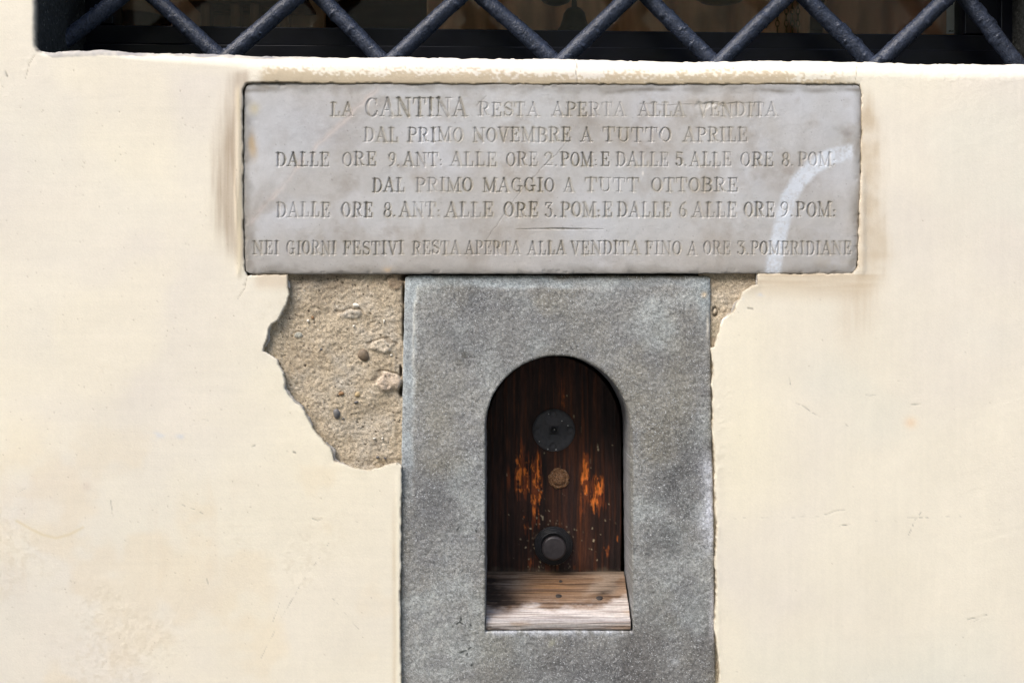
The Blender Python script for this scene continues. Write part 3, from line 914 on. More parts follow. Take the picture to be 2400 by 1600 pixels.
gw = groove + 0.22 * fbm(PX, PY, 5, 2, 300)
worn = np.clip(0.86 + 0.4 * fbm(PX, PY, 90, 3, 360), 0.55, 1.15) * np.where((PY < 285) & (PX > 1110), 0.75, 1)
depth = np.clip(gw, 0, 2.8) * S * 1.15 * worn
H = -depth + 0.0007 * fbm(PX, PY, 260, 3, 301) + 0.00016 * fbm(PX, PY, 30, 3, 303) + 0.00005 * fbm(PX, PY, 5, 2, 304)
_l1 = nearest  # border distance, only near the rim
sd = np.minimum.reduce([PX - np.interp(PY, [214, 300, 400, 500, 640], [572, 571, 570, 571, 575]), np.interp(PY, [214, 300, 400, 480, 630], [2018, 2019, 2016, 2013, 2008]) - PX,
                        PY - 196, 641 - PY])
e = np.clip(sd, 0, 9) / 9
H -= 0.0016 * (1 - np.sqrt(1 - (1 - e) ** 2)) * (0.8 + 0.5 * fbm(PX, PY, 30, 3, 306))
chipn = np.clip(fbm(PX, PY, 20, 3, 308) - 0.15, 0, 1) * (1 - sst(0, 16, sd))
H -= 0.0012 * chipn

CO = np.ones(PX.shape + (3,)) * c(193, 192, 190)
CO = mixc(CO, c(178, 171, 162), np.clip(0.45 + 0.9 * fbm(PX, PY, 240, 4, 310), 0, 1) * 0.75)
CO = mixc(CO, c(204, 205, 208), np.clip(fbm(PX, PY, 170, 4, 314), 0, 1) * 0.8)
CO = mixc(CO, c(158, 148, 136), np.clip(fbm(PX, PY, 80, 5, 317, 0.65) * 1.1 - 0.05, 0, 1) * 0.6)
CO = mixc(CO, c(206, 205, 204), np.clip(fbm(PX, PY, 60, 4, 319, 0.6, 1, 0.6) * 1.1 - 0.2, 0, 1) * 0.5)
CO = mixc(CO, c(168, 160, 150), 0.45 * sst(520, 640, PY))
CO = mixc(CO, c(200, 202, 206), 0.5 * np.exp(-(((PX - 680) / 130) ** 2 + ((PY - 290) / 90) ** 2)))
CO *= (1 + 0.05 * fbm(PX, PY, 120, 4, 320, 0.6, 1, 0.3))[..., None]
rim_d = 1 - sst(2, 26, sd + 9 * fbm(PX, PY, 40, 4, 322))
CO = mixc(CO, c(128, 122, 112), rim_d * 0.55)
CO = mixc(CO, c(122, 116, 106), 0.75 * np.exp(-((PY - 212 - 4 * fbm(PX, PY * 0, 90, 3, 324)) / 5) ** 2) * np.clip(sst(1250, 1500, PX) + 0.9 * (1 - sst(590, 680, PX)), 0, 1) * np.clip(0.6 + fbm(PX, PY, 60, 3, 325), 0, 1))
for (x, y, rx, ry, cc, a) in ((596, 255, 12, 14, c(196, 184, 150), .6), (588, 330, 9, 30, c(186, 160, 120), .55), (594, 350, 10, 22, c(196, 168, 126), .5), (588, 285, 14, 12, c(118, 118, 120), .75),
                              (580, 300, 6, 16, c(118, 118, 118), .7), (576, 372, 7, 40, c(130, 124, 116), .6), (845, 630, 30, 9, c(138, 132, 120), .7), (912, 632, 12, 7, c(206, 178, 140), .6),
                              (640, 203, 40, 6, c(136, 126, 110), .6), (1990, 312, 12, 9, c(140, 136, 134), .6), (1960, 300, 10, 6, c(150, 146, 142), .5), (1850, 420, 60, 40, c(158, 148, 140), .5),
                              (1955, 612, 40, 14, c(166, 154, 130), .55), (770, 300, 80, 40, c(160, 154, 152), .4), (930, 390, 22, 16, c(150, 142, 136), .5), (1660, 240, 70, 12, c(176, 164, 148), .55)):
    m = np.exp(-(((PX - x) / rx) ** 2 + ((PY - y) / ry) ** 2)) * np.clip(0.75 + 0.8 * fbm(PX, PY, 22, 3, 330), 0, 1.2)
    CO = mixc(CO, cc, np.clip(m * a, 0, 1))
# pale vein and hairline cracks
dv = polydist(PX, PY, rough([(886, 205), (826, 262), (745, 340), (690, 400), (620, 485), (590, 520)], 8, 4, 26, False))
CO = mixc(CO, c(204, 192, 184), 0.7 * np.exp(-(dv / 6.5) ** 2) * np.clip(0.7 + 0.6 * fbm(PX, PY, 24, 3, 335), 0, 1))
H -= 0.00012 * np.exp(-(dv / 1.6) ** 2)
hair = np.zeros(PX.shape)
for P in ([(1335, 328), (1290, 375), (1235, 430), (1190, 490), (1140, 560)], [(1500, 243), (1560, 247), (1640, 244), (1750, 243)], [(1640, 246), (1668, 240), (1700, 250)], [(1120, 245), (1140, 225)]):
    Q = rough(P, 5, 1.6, 31, False)
    for a, b in zip(Q[:-1], Q[1:]): draw(hair, xs, ys, a, b, 1.2, 1.2, "m")
CO = mixc(CO, c(120, 112, 100), hair * 0.5)
H -= 0.0004 * hair
chip = np.exp(-((np.hypot((PX - 1660) / 24, (PY - 246) / 9) + 0.5 * fbm(PX, PY, 14, 3, 340)) ** 4))
H -= 0.0009 * chip
CO = mixc(CO, c(214, 210, 204), chip * 0.7)
CO = mixc(CO, c(236, 230, 222), 0.9 * np.exp(-(((PX - 1507) / 2.2) ** 2 + ((PY - 406) / 5) ** 2)))
CO = mixc(CO, c(60, 54, 48), 0.9 * np.exp(-(((PX - 1671) / 3.0) ** 2 + ((PY - 242) / 2) ** 2)))
# grime caught in the letters, uneven from letter to letter
gm = np.clip(groove / 1.0, 0, 1)
dirt = np.clip(0.55 + 0.75 * fbm(PX, PY, 34, 3, 345) + 0.5 * fbm(PX, PY, 6, 2, 347), 0.12, 1)
dirt *= np.where(PY < 285, np.where(PX > 1110, 0.55, 1.35), 0.9) * np.where(PY > 550, 0.75, 1)
CO = mixc(CO, c(108, 101, 84), np.clip(gm * dirt * worn, 0, 1) * 0.66)
CO = mixc(CO, c(150, 140, 116), 0.35 * np.clip((groove + 4) / 4, 0, 1) * np.clip(0.5 + fbm(PX, PY, 50, 3, 349), 0, 1))
# old curved sweep of pale grey spray paint
arc = [(2020, 352), (1990, 356), (1945, 368), (1905, 392), (1872, 425), (1850, 462), (1836, 510), (1824, 560), (1816, 605), (1811, 645)]
da = polydist(PX, PY, arc, 80)
sp = np.clip((1 - sst(10, 25, da)) * (0.80 + 0.28 * fbm(PX, PY, 5, 2, 352) + 0.2 * fbm(PX, PY, 60, 2, 353)), 0, 0.9)
sp *= np.where(groove > 0.6, 0.5, 1) * (1 - sst(1994, 2004, PX))
CO = mixc(CO, c(214, 219, 225), np.clip(sp * 1.15, 0, 0.95))
fl = np.zeros(PX.shape)
for k in range(260):
    x = 580 + rl.rand() * 1420; y = 205 + rl.rand() * 430
    draw(fl, xs, ys, (x, y), (x + rl.rand(), y + rl.rand()), 1.2 + 1.6 * rl.rand() ** 3, 1.2, "m")
CO = mixc(CO, c(110, 104, 96), fl * 0.6)
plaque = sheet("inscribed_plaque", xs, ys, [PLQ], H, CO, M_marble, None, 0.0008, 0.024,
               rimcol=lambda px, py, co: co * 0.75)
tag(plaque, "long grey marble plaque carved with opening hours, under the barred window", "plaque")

# ------------------------------------------------------------------ stone surround of the niche
ARC = [(1307.5 - 170.5 * math.cos(a), 1004 - 171 * math.sin(a)) for a in np.linspace(0, math.pi, 60)]
NICHE = rough([(1138, 1482), (1137, 1250)] + ARC + [(1481, 1250), (1485, 1482)], 6, 0.9, 61)
STN = rough([(949, 650), (960, 645), (1650, 645), (1667, 650), (1666, 820), (1669, 1000), (1675, 1300), (1678, 1600), (1681, 1845), (938, 1845), (938, 1600),
             (939, 1300), (941, 1000), (945, 800)], 6, 0.8, 63)
step = 2.0
xs = np.arange(930, 1692, step); ys = np.arange(638, 1852, step)
PX, PY = np.meshgrid(xs, ys)
le = np.interp(PY, [650, 800, 1000, 1300, 1600], [949, 945, 941, 939, 938]); re = np.interp(PY, [650, 1000, 1300, 1600], [1667, 1668, 1674, 1677])
sd = np.minimum.reduce([PX - le, re - PX, PY - 645])
yy = np.maximum(1004 - PY, 0)
dn = np.where(PY < 1004, np.hypot(PX - 1307.5, yy) - 171, np.maximum(np.abs(PX - 1310) - 172.5, PY - 1482))
H = 0.0010 * fbm(PX, PY, 120, 3, 401) + 0.00022 * fbm(PX + 0.4 * PY, PY, 26, 3, 403, 0.6) + 0.00030 * fbm(PX, PY, 6, 2, 405)
margin = (1 - sst(22, 34, PX - le + 3 * fbm(PX, PY, 40, 2, 407))) * (1 - sst(1000, 1250, PY)) + (1 - sst(18, 34, PY - 645 + 6 * fbm(PX, PY, 60, 3, 408))) * (1 - 0.5 * sst(1300, 1500, PX))
margin = np.clip(margin, 0, 1)
H = H * (1 - 0.6 * margin) - 0.0012 * margin
e = np.clip(sd, 0, 10) / 10
H -= 0.0016 * (1 - np.sqrt(1 - (1 - e) ** 2))
e = np.clip(dn, 0, 4) / 4
H -= 0.0014 * (1 - np.sqrt(1 - (1 - e) ** 2)) * (0.9 + 0.5 * fbm(PX, PY, 40, 3, 410))
CO = np.ones(PX.shape + (3,)) * c(151, 150, 145)
CO = mixc(CO, c(112, 113, 114), np.clip(0.30 + 0.9 * fbm(PX, PY, 160, 4, 412), 0, 1) * 0.7)
CO = mixc(CO, c(174, 178, 175), np.clip(fbm(PX, PY, 110, 4, 415), 0, 1) * 0.8)
CO = mixc(CO, c(120, 120, 121), np.clip(fbm(PX + 0.5 * PY, PY, 36, 3, 443, 0.6, 0.6, 1.2), 0, 1) * 0.45)
CO = mixc(CO, c(140, 134, 116), np.clip(fbm(PX, PY, 130, 3, 418) - 0.1, 0, 1) * 0.5)
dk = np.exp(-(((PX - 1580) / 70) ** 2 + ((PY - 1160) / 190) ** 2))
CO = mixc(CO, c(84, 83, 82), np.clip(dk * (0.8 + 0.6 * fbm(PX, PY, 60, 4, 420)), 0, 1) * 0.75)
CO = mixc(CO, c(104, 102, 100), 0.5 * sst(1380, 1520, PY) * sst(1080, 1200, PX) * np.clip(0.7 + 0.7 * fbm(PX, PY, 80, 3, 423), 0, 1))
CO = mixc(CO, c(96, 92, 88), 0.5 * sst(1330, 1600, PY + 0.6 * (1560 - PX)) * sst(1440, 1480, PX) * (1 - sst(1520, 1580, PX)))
CO = mixc(CO, c(168, 170, 164), 0.5 * np.exp(-(((PX - 1120) / 50) ** 2 + ((PY - 1480) / 70) ** 2)))
CO = mixc(CO, c(176, 184, 186), margin * 0.75 * np.clip(0.8 + 0.4 * fbm(PX, PY, 40, 3, 425), 0, 1))
CO = mixc(CO, c(162, 172, 174), 0.7 * np.exp(-(((PX - 1655) / 18) ** 2 + ((PY - 690) / 60) ** 2)))
CO = mixc(CO, c(212, 190, 158), 0.8 * np.exp(-(((PX - 1652) / 7) ** 2 + ((PY - 690) / 7) ** 2)))
CO = mixc(CO, c(214, 206, 190), 0.8 * np.exp(-(((PX - 1660) / 2.5) ** 2 + ((PY - 765) / 26) ** 2)))
ridge = np.exp(-((PX - le - 26 - 2 * fbm(PX * 0, PY, 50, 2, 427)) / 3) ** 2) * (1 - sst(800, 980, PY)) * sst(690, 720, PY)
CO = mixc(CO, c(196, 194, 184), ridge * 0.6)
H += 0.0008 * ridge
paint = np.exp(-(((PX - 1684) / 32) ** 2)) * sst(1040, 1110, PY) * (1 - sst(1240, 1330, PY)) * np.clip(0.75 + 0.5 * fbm(PX, PY, 26, 4, 430), 0, 1)
CO = mixc(CO, c(218, 221, 230), np.clip(paint * 1.35, 0, 0.9))
CO = mixc(CO, c(200, 200, 208), 0.5 * np.exp(-(((PX - 1672) / 7) ** 2)) * sst(1320, 1400, PY) * (1 - sst(1480, 1520, PY)))
CO = mixc(CO, c(200, 202, 202), 0.6 * np.exp(-(((PX - 1583) / 12) ** 2 + ((PY - 1551) / 7) ** 2)))
CO = mixc(CO, c(206, 206, 200), 0.5 * np.exp(-(((PX - 1590) / 22) ** 2 + ((PY - 746) / 2.2) ** 2)) * np.clip(0.5 + fbm(PX, PY, 8, 2, 433), 0, 1))
CO = mixc(CO, c(92, 80, 58), 0.75 * (1 - sst(645, 661, PY + 4 * fbm(PX, PY, 50, 3, 436))) * sst(1250, 1330, PX + 0 * PY) )  # brown strips below the plaque, its shadow line put into the colour
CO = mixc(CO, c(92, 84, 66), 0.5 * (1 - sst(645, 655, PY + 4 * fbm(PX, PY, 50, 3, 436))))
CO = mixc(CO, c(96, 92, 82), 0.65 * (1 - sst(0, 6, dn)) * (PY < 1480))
CO = mixc(CO, c(72, 68, 56), 0.6 * np.exp(-(((PX - 1080) / 22) ** 2 + ((PY - 832) / 24) ** 2)) * np.clip(0.3 + fbm(PX, PY, 16, 3, 438), 0, 1))
CO = mixc(CO, c(182, 184, 188), 0.65 * (1 - sst(4, 16, PY - 1482)) * (PY > 1478) * sst(1130, 1150, PX) * (1 - sst(1470, 1490, PX)) * np.clip(0.6 + fbm(PX, PY, 14, 3, 439), 0, 1))  # lit ledge under the opening painted as a paler strip
wn_ = np.random.RandomState(99).rand(*PX.shape)
CO *= (1 + 0.36 * (wn_ - 0.5) + 0.20 * fbm(PX, PY, 5, 2, 441))[..., None]
CO = mixc(CO, c(206, 208, 208), 0.6 * (np.random.RandomState(98).rand(*PX.shape) > 0.985))
CO = mixc(CO, c(58, 56, 52), 0.5 * (np.random.RandomState(97).rand(*PX.shape) > 0.98))
tool = np.zeros(PX.shape); toold = np.zeros(PX.shape)
rt = np.random.RandomState(55)
for k_ in range(330):
    x = 945 + rt.rand() * 720; y = 655 + rt.rand() * 1000
    a = -0.7 + 0.35 * rt.randn(); l = 6 + 16 * rt.rand()
    draw(tool if k_ % 2 else toold, xs, ys, (x, y), (x + l * math.cos(a), y + l * math.sin(a)), 1.2 + rt.rand() * 1.6, 1.0, "m")
out_ = np.clip(dn, 0, 6) / 6
CO = mixc(CO, c(190, 191, 188), tool * 0.30 * out_); CO = mixc(CO, c(84, 82, 78), toold * 0.28 * out_)
H -= 0.00035 * toold
spots = np.zeros(PX.shape)
for P in ([(1076, 1458), (1084, 1463)], [(1070, 1464), (1074, 1460)], [(1103, 1466), (1104, 1467)], [(1078, 1530), (1092, 1526)], [(1093, 1536), (1096, 1532)], [(1098, 1522), (1103, 1518)],
          [(1104, 1561), (1107, 1559)], [(1115, 1240), (1116, 1247)], [(1071, 1244), (1075, 1236)], [(1080, 1450), (1080, 1456)]):
    draw(spots, xs, ys, P[0], P[1], 4.2, 3, "m")
CO = mixc(CO, c(28, 34, 30), spots * 0.9)
CO = mixc(CO, c(170, 168, 150), 0.8 * np.exp(-(((PX - 1294 + 0.5 * (PY - 1508)) / 7) ** 2 + ((PY - 1508) / 9) ** 2)))
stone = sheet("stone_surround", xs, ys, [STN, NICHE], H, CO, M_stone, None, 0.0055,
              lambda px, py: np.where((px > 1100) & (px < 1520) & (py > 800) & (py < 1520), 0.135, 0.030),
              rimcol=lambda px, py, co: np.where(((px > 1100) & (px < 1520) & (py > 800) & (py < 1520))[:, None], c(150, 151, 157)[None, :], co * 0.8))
tag(stone, "tall grey sandstone slab with an arched wine hatch opening, below the plaque", "stone surround")

# ------------------------------------------------------------------ wooden hatch door
DY = 0.122
door = empty("hatch_door", at(1300, 1400, DY), "small dark arched wooden door set back in the stone niche", "hatch door")
DOORP = [(1141, 1420), (1140, 1250)] + [(1298 - 158 * math.cos(a), 1010 - 175 * math.sin(a)) for a in np.linspace(0, math.pi, 40)] + [(1456, 1250), (1455, 1420)]
xs = np.arange(1136, 1464, 1.6); ys = np.arange(828, 1424, 1.6)
PX, PY = np.meshgrid(xs, ys)
gr = fbm(PX + 8 * fbm(PX, PY, 300, 2, 500), PY, 40, 4, 501, 0.65, 3.4, 0.09)
gr2 = fbm(PX, PY, 16, 3, 505, 0.6, 3.0, 0.12)
H = 0.0005 * gr + 0.00035 * gr2 + 0.0006 * fbm(PX, PY, 160, 2, 508)
CO = np.ones(PX.shape + (3,)) * c(74, 46, 35)
CO = mixc(CO, c(44, 30, 26), np.clip(0.45 + 1.2 * gr, 0, 1) * 0.8)
CO = mixc(CO, c(112, 62, 34), np.clip(gr2 * 1.3 - 0.1, 0, 1) * 0.7)
blot = np.clip(0.25 + 0.9 * fbm(PX, PY, 70, 4, 520, 0.6, 1.6, 0.6), 0, 1)
CO = mixc(CO, c(30, 21, 20), blot * 0.75)
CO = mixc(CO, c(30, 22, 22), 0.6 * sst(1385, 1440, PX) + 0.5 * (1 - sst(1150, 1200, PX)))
wear = np.zeros(PX.shape)
for (x, y, rx, ry, a) in ((1258, 1140, 15, 75, 1.25), (1232, 1120, 40, 72, .85), (1262, 1180, 10, 60, .9), (1215, 1150, 18, 60, .75), (1372, 1115, 10, 50, 1.35), (1366, 1190, 8, 40, 1.0), (1398, 1160, 26, 55, .8),
                          (1318, 925, 10, 60, .45), (1232, 1220, 22, 50, .55), (1300, 870, 60, 60, .25), (1420, 1290, 16, 40, .34), (1350, 1280, 30, 60, .3), (1250, 1315, 20, 25, .36), (1330, 1330, 60, 14, .3),
                          (1225, 1050, 16, 40, .5), (1447, 1260, 3, 30, .5)):
    wear = np.maximum(wear, a * np.exp(-(((PX - x) / rx) ** 2 + ((PY - y) / ry) ** 2)))
wm = sst(0.33, 0.55, wear * (0.58 + 0.62 * fbm(PX, PY, 30, 5, 511, 0.72, 1.9, 0.45) + 0.30 * gr2 + 0.25 * fbm(PX, PY, 12, 3, 513)))
CO = mixc(CO, c(244, 134, 56, 1.0), wm * 0.95)
CO = mixc(CO, c(165, 82, 38, 1.0), sst(0.22, 0.40, wear * (0.55 + 0.6 * fbm(PX, PY, 20, 4, 512, 0.7, 2.4, 0.3) + 0.4 * gr2)) * 0.45 * (1 - wm))
CO = mixc(CO, c(30, 20, 18), wm * sst(0.25, 0.5, fbm(PX, PY, 11, 3, 514, 0.6, 3.0, 0.35) + 0.12) * 0.9)
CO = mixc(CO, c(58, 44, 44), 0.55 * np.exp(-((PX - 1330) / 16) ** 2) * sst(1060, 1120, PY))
H -= 0.0009 * wm
dots = np.zeros(PX.shape)
rs = np.random.RandomState(12)
for k in range(130):
    if k < 75:
        a = rs.rand() * 6.28; r = 45 + abs(rs.randn()) ** 1.6 * 22
        x, y = 1297 + r * math.cos(a), 1278 + r * math.sin(a)
    else:
        x, y = 1330 + rs.randn() * 60, 1250 + rs.randn() * 120
    draw(dots, xs, ys, (x, y), (x + rs.randn(), y + rs.randn() * 2), 1.6 + 2.2 * rs.rand() ** 3, 1.5, "m")
for (x, y, l) in ((1401, 1040, 8), (1402, 1052, 3), (1345, 973, 5), (1384, 1075, 10), (1272, 1210, 8), (1188, 1110, 4), (1362, 1000, 12)):
    draw(dots, xs, ys, (x, y), (x, y + l), 3.0, 2.2, "m")
CO = mixc(CO, c(200, 182, 150, 1.0), dots * np.clip(0.45 + 0.6 * fbm(PX, PY, 10, 2, 522), 0.1, 0.9))
H += 0.0006 * dots
CO = mixc(CO, c(120, 108, 92), 0.5 * sst(1328, 1345, PY + 6 * fbm(PX, PY, 20, 3, 517)))


def dmap(px, py, h):
    k = (D + DY) / D
    return np.stack([X(px) * k, DY - h, CZ + (800 - py) * S * k], 1)


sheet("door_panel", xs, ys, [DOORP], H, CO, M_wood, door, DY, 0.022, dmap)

# round lock plate with a square keyhole
k = (D + DY) / D
cx, _, cz = at(1298, 1008, DY - 0.004)
rp = 50 * S * k
V, Fc = [], []
n = 64
sq = []
for i in range(n):
    a = 2 * math.pi * i / n
    m = max(abs(math.cos(a)), abs(math.sin(a)))
    sq.append((math.cos(a) / m * 10 * S * k, math.sin(a) / m * 10 * S * k))
rings = [("c", rp, -0.006), ("c", rp, 0.0018), ("c", rp - 0.0012, 0.0030), ("c", rp * 0.86, 0.0034), ("s", 1.06, 0.0034), ("s", 1.0, 0.0028), ("s", 1.0, 0.0008)]
for kind, r, h in rings:
    for i in range(n):
        a = 2 * math.pi * i / n
        if kind == "c": V.append((cx + r * math.cos(a), DY - h, cz + r * math.sin(a)))
        else: V.append((cx + sq[i][0] * r, DY - h, cz + sq[i][1] * r))
for q in range(len(rings) - 1):
    for i in range(n):
        j = (i + 1) % n
        Fc.append([q * n + i, q * n + j, (q + 1) * n + j, (q + 1) * n + i])
Fc.append(list(range((len(rings) - 1) * n, len(rings) * n)))
M_plate = material("dark_grey_lock_plate", (0.075, 0.074, 0.082), 0.5, 0.4, [(200, 0.25, U)], [(260, 0.0006, U)], rough_var=0.1)
lock = make("lock_plate", V, Fc, M_plate, door)
fix_normals(lock)
for (dx, dy_) in ((-2, 38), (38, 0), (-2, -38), (-38, -1)):
    lathe("screw", (cx + dx * S * k, DY - 0.0030, cz + dy_ * S * k), [(0.0052, -0.001), (0.0052, 0.0012), (0.0040, 0.0019), (0.0010, 0.0020)], M_plate, lock, 24, 0.02, 5 + dx)
lathe("spindle", (cx, DY, cz), [(0.0045, 0.0006), (0.0045, 0.0016), (0.0018, 0.0020)], M_blackmetal, lock, 24, 0.03)
lathe("spindle_tip", (cx + 0.0010, DY - 0.0020, cz + 0.0012), [(0.0011, -0.001), (0.0011, 0.0006), (0.0003, 0.0010)], M_steel, lock, 16)
for (dx, dy_, r_) in ((-12, 38, 1.6), (19, 22, 1.4), (33, 11, 1.5), (-34, -26, 1.2), (-14, -44, 1.6), (5, -45, 2.2)):
    lathe("paint_drop", (cx + dx * S * k, DY - 0.0033, cz + dy_ * S * k), [(r_ * S, -0.0004), (r_ * S, 0.0002), (r_ * S * 0.5, 0.0006)], M_card, lock, 12, 0.08, 30 + dx)

# rusted bolt head
bx_, _, bz_ = at(1310, 1121, DY - 0.004)
prof = [(0.0160, -0.002), (0.0155, 0.0015), (0.0150, 0.0030), (0.0125, 0.0036), (0.0112, 0.0024), (0.0100, 0.0026), (0.0092, 0.0048), (0.0066, 0.0062), (0.0030, 0.0066), (0.0008, 0.0067)]
lathe("rusty_bolt", (bx_, DY, bz_), prof, M_rust, door, 72, 0.038, 14)

# turned knob
kx, _, kz = at(1297, 1277, DY)
kr = S * k
base_p = [(45 * kr, -0.002), (45 * kr, 0.004), (44 * kr, 0.0055), (42 * kr, 0.0062), (41 * kr, 0.0052), (40 * kr, 0.0068), (38.5 * kr, 0.0085), (37.5 * kr, 0.0075),
          (36.5 * kr, 0.0095), (35 * kr, 0.0108), (34 * kr, 0.0098), (33 * kr, 0.0118), (31 * kr, 0.0125), (29 * kr, 0.011), (20 * kr, 0.0105)]
kb = lathe("knob_base", (kx, DY, kz), base_p, M_blackmetal, door, 72, 0.006, 21)
knob_p = [(19 * kr, 0.009), (19 * kr, 0.016), (22 * kr, 0.020), (26.5 * kr, 0.0235), (28 * kr, 0.027), (27.6 * kr, 0.0295), (25.5 * kr, 0.0312), (22 * kr, 0.0318), (10 * kr, 0.0321), (1 * kr, 0.0321)]
M_knob = material("worn_black_knob", (0.040, 0.034, 0.036), 0.42, 0.45, [(150, 0.25, U)], [(300, 0.0004, U)], rough_var=0.1)
lathe("knob", (kx, DY, kz), knob_p, M_knob, door, 64, 0.004, 22)

# ------------------------------------------------------------------ sloping weathered board at the foot of the door
us = np.arange(0, 1.0001, 1 / 300.0)
prof = [(0.117, 1338), (0.112, 1343), (0.0205, 1440), (0.0155, 1446), (0.0115, 1452), (0.0105, 1459), (0.0110, 1466), (0.0125, 1472), (0.020, 1474)]
pv_ = [0.0]
pts = [np.array(at(0, py, y))[1:] for y, py in prof]
for a, b in zip(pts[:-1], pts[1:]): pv_.append(pv_[-1] + np.hypot(*(b - a)))
total = pv_[-1]
vs = np.linspace(0, total, 170)
Py = np.interp(vs, pv_, [p[0] for p in pts]); Pz = np.interp(vs, pv_, [p[1] for p in pts])
ty = np.gradient(Py); tz = np.gradient(Pz); tl = np.hypot(ty, tz); ny_, nz_ = tz / tl, -ty / tl      # outward: up and towards the viewer
flip = np.where(nz_ * 0.4 - ny_ * 0.6 < 0, -1, 1); ny_ *= flip; nz_ *= flip
UU, VV = np.meshgrid(us, vs)
pxx = UU * 340; pyy = VV / S
gw_ = fbm(pxx, pyy + 3 * fbm(pxx, pyy, 160, 2, 600), 34, 4, 601, 0.65, 0.07, 3.2)
gw2 = fbm(pxx, pyy, 14, 3, 603, 0.6, 0.10, 2.6)
Hh = 0.0005 * gw_ + 0.0003 * gw2 + 0.0008 * fbm(pxx, pyy, 160, 2, 606)
W_ = np.interp(VV, [0, total], [0, 1])
vf = np.interp(VV, pv_, [1338, 1343, 1440, 1446, 1452, 1459, 1466, 1472, 1474])        # photograph row
uf = 1140 + UU * 336
CO = np.ones(UU.shape + (3,)) * c(146, 122, 102)
CO = mixc(CO, c(96, 70, 48), np.clip(0.4 + 0.9 * gw_, 0, 1) * 0.75)
CO = mixc(CO, c(164, 122, 82), np.exp(-(((uf - 1290) / 70) ** 2 + ((vf - 1378) / 24) ** 2)) * np.clip(0.6 + gw2, 0, 1) * 0.7)
CO = mixc(CO, c(150, 136, 122), sst(-0.1, 0.5, fbm(pxx, pyy, 70, 3, 609) + (uf - 1400) / 260) * 0.6)
CO = mixc(CO, c(140, 128, 116), 0.7 * np.exp(-(((uf - 1195) / 40) ** 2 + ((vf - 1368) / 16) ** 2)))
lines = sst(0.15, 0.55, fbm(pxx, pyy + 2.5 * fbm(pxx, pyy, 120, 2, 650), 9, 2, 651, 0.6, 0.05, 2.4))
CO = mixc(CO, c(70, 50, 36), lines * 0.75)
Hh -= 0.0004 * lines
nz1 = 13 * fbm(pxx, pyy, 50, 5, 612, 0.65) + 6 * gw2
pale = sst(1408, 1432, vf + nz1 + 22 * sst(1400, 1470, uf) - 8 * np.exp(-((uf - 1200) / 40) ** 2))
CO = mixc(CO, c(208, 200, 194), pale * 0.92 * np.clip(1.0 - 0.35 * np.clip(gw2, 0, 1), 0, 1))
CO = mixc(CO, c(150, 124, 108), pale * np.clip(gw_ - 0.1, 0, 1) * 0.9)
CO = mixc(CO, c(120, 100, 88), pale * lines * 0.5)
CO = mixc(CO, c(176, 150, 126), pale * np.clip(fbm(pxx, pyy, 40, 4, 655, 0.6, 0.5, 1.6) - 0.05, 0, 1) * 0.8)
CO = mixc(CO, c(158, 152, 150), sst(1444, 1450, vf) * (1 - sst(1455, 1460, vf)) * 0.55)
CO = mixc(CO, c(168, 140, 116), sst(1459, 1466, vf) * sst(1380, 1460, uf) * 0.5)
burn = 0.9 * np.exp(-(((uf - 1172) / 30) ** 2 + ((vf - 1394) / 30) ** 2)) + 0.9 * np.exp(-(((uf - 1148) / 14) ** 2 + ((vf - 1372) / 32) ** 2)) + 0.7 * np.exp(-(((uf - 1195) / 34) ** 2 + ((vf - 1412) / 14) ** 2)) \
    + 0.55 * np.exp(-(((uf - 1425) / 34) ** 2 + ((vf - 1388 + 0.4 * (uf - 1425)) / 13) ** 2)) + 0.45 * np.exp(-(((uf - 1300) / 120) ** 2 + ((vf - 1418) / 7) ** 2)) * np.clip(0.3 + gw2, 0, 1)
CO = mixc(CO, c(46, 37, 31), np.clip(burn * (0.9 + 0.7 * fbm(pxx, pyy, 24, 4, 615, 0.65, 0.5, 1.3)), 0, 0.9))
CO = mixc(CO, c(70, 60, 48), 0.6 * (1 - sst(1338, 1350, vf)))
cr = np.exp(-((vf - 1444 - 1.2 * fbm(pxx, pyy * 0, 60, 3, 618)) / 1.0) ** 2) * 0.8 + np.exp(-((vf - 1423 - 1.0 * fbm(pxx, pyy * 0, 60, 3, 619)) / 0.9) ** 2) * sst(1260, 1275, uf) * (1 - sst(1310, 1330, uf))
Hh -= 0.0012 * cr
CO = mixc(CO, c(60, 50, 42), np.clip(cr, 0, 1) * 0.7)
nick = 0.3 * sst(0.2, 0.9, fbm(pxx, pyy * 0, 26, 3, 621)) * sst(1464, 1471, vf) * (1 - sst(1330, 1400, uf))
Hh -= 0.003 * nick
xa = np.interp(Py, [0.0105, 0.117], [at(1139, 0, 0.0105)[0], at(1142, 0, 0.117)[0]])
xb = np.interp(Py, [0.0105, 0.117], [at(1478, 0, 0.0105)[0], at(1462, 0, 0.117)[0]])
edge_n = 0.0006 * fbm(VV * 9000, VV * 0, 12, 3, 630)
BX = xa[:, None] + (xb - xa)[:, None] * UU + edge_n * (UU > 0.995) - edge_n * (UU < 0.005)
BY = Py[:, None] + ny_[:, None] * Hh; BZ = Pz[:, None] + nz_[:, None] * Hh
nv, nu = BX.shape
top = np.stack([BX, BY, BZ], -1).reshape(-1, 3)
idx = np.arange(nv * nu).reshape(nv, nu)
f1 = np.stack([idx[:-1, :-1], idx[1:, :-1], idx[1:, 1:], idx[:-1, 1:]], -1).reshape(-1, 4)
border = np.concatenate([idx[:, 0], idx[-1, 1:], idx[::-1, -1][1:], idx[0, ::-1][1:-1]])
low = top[border].copy(); low[:, 2] = at(0, 1474, 0.012)[2] - 0.0005; low[:, 1] = np.maximum(low[:, 1], 0.014)
nb_ = len(border); off = len(top)
i0 = np.arange(nb_); i1 = (i0 + 1) % nb_
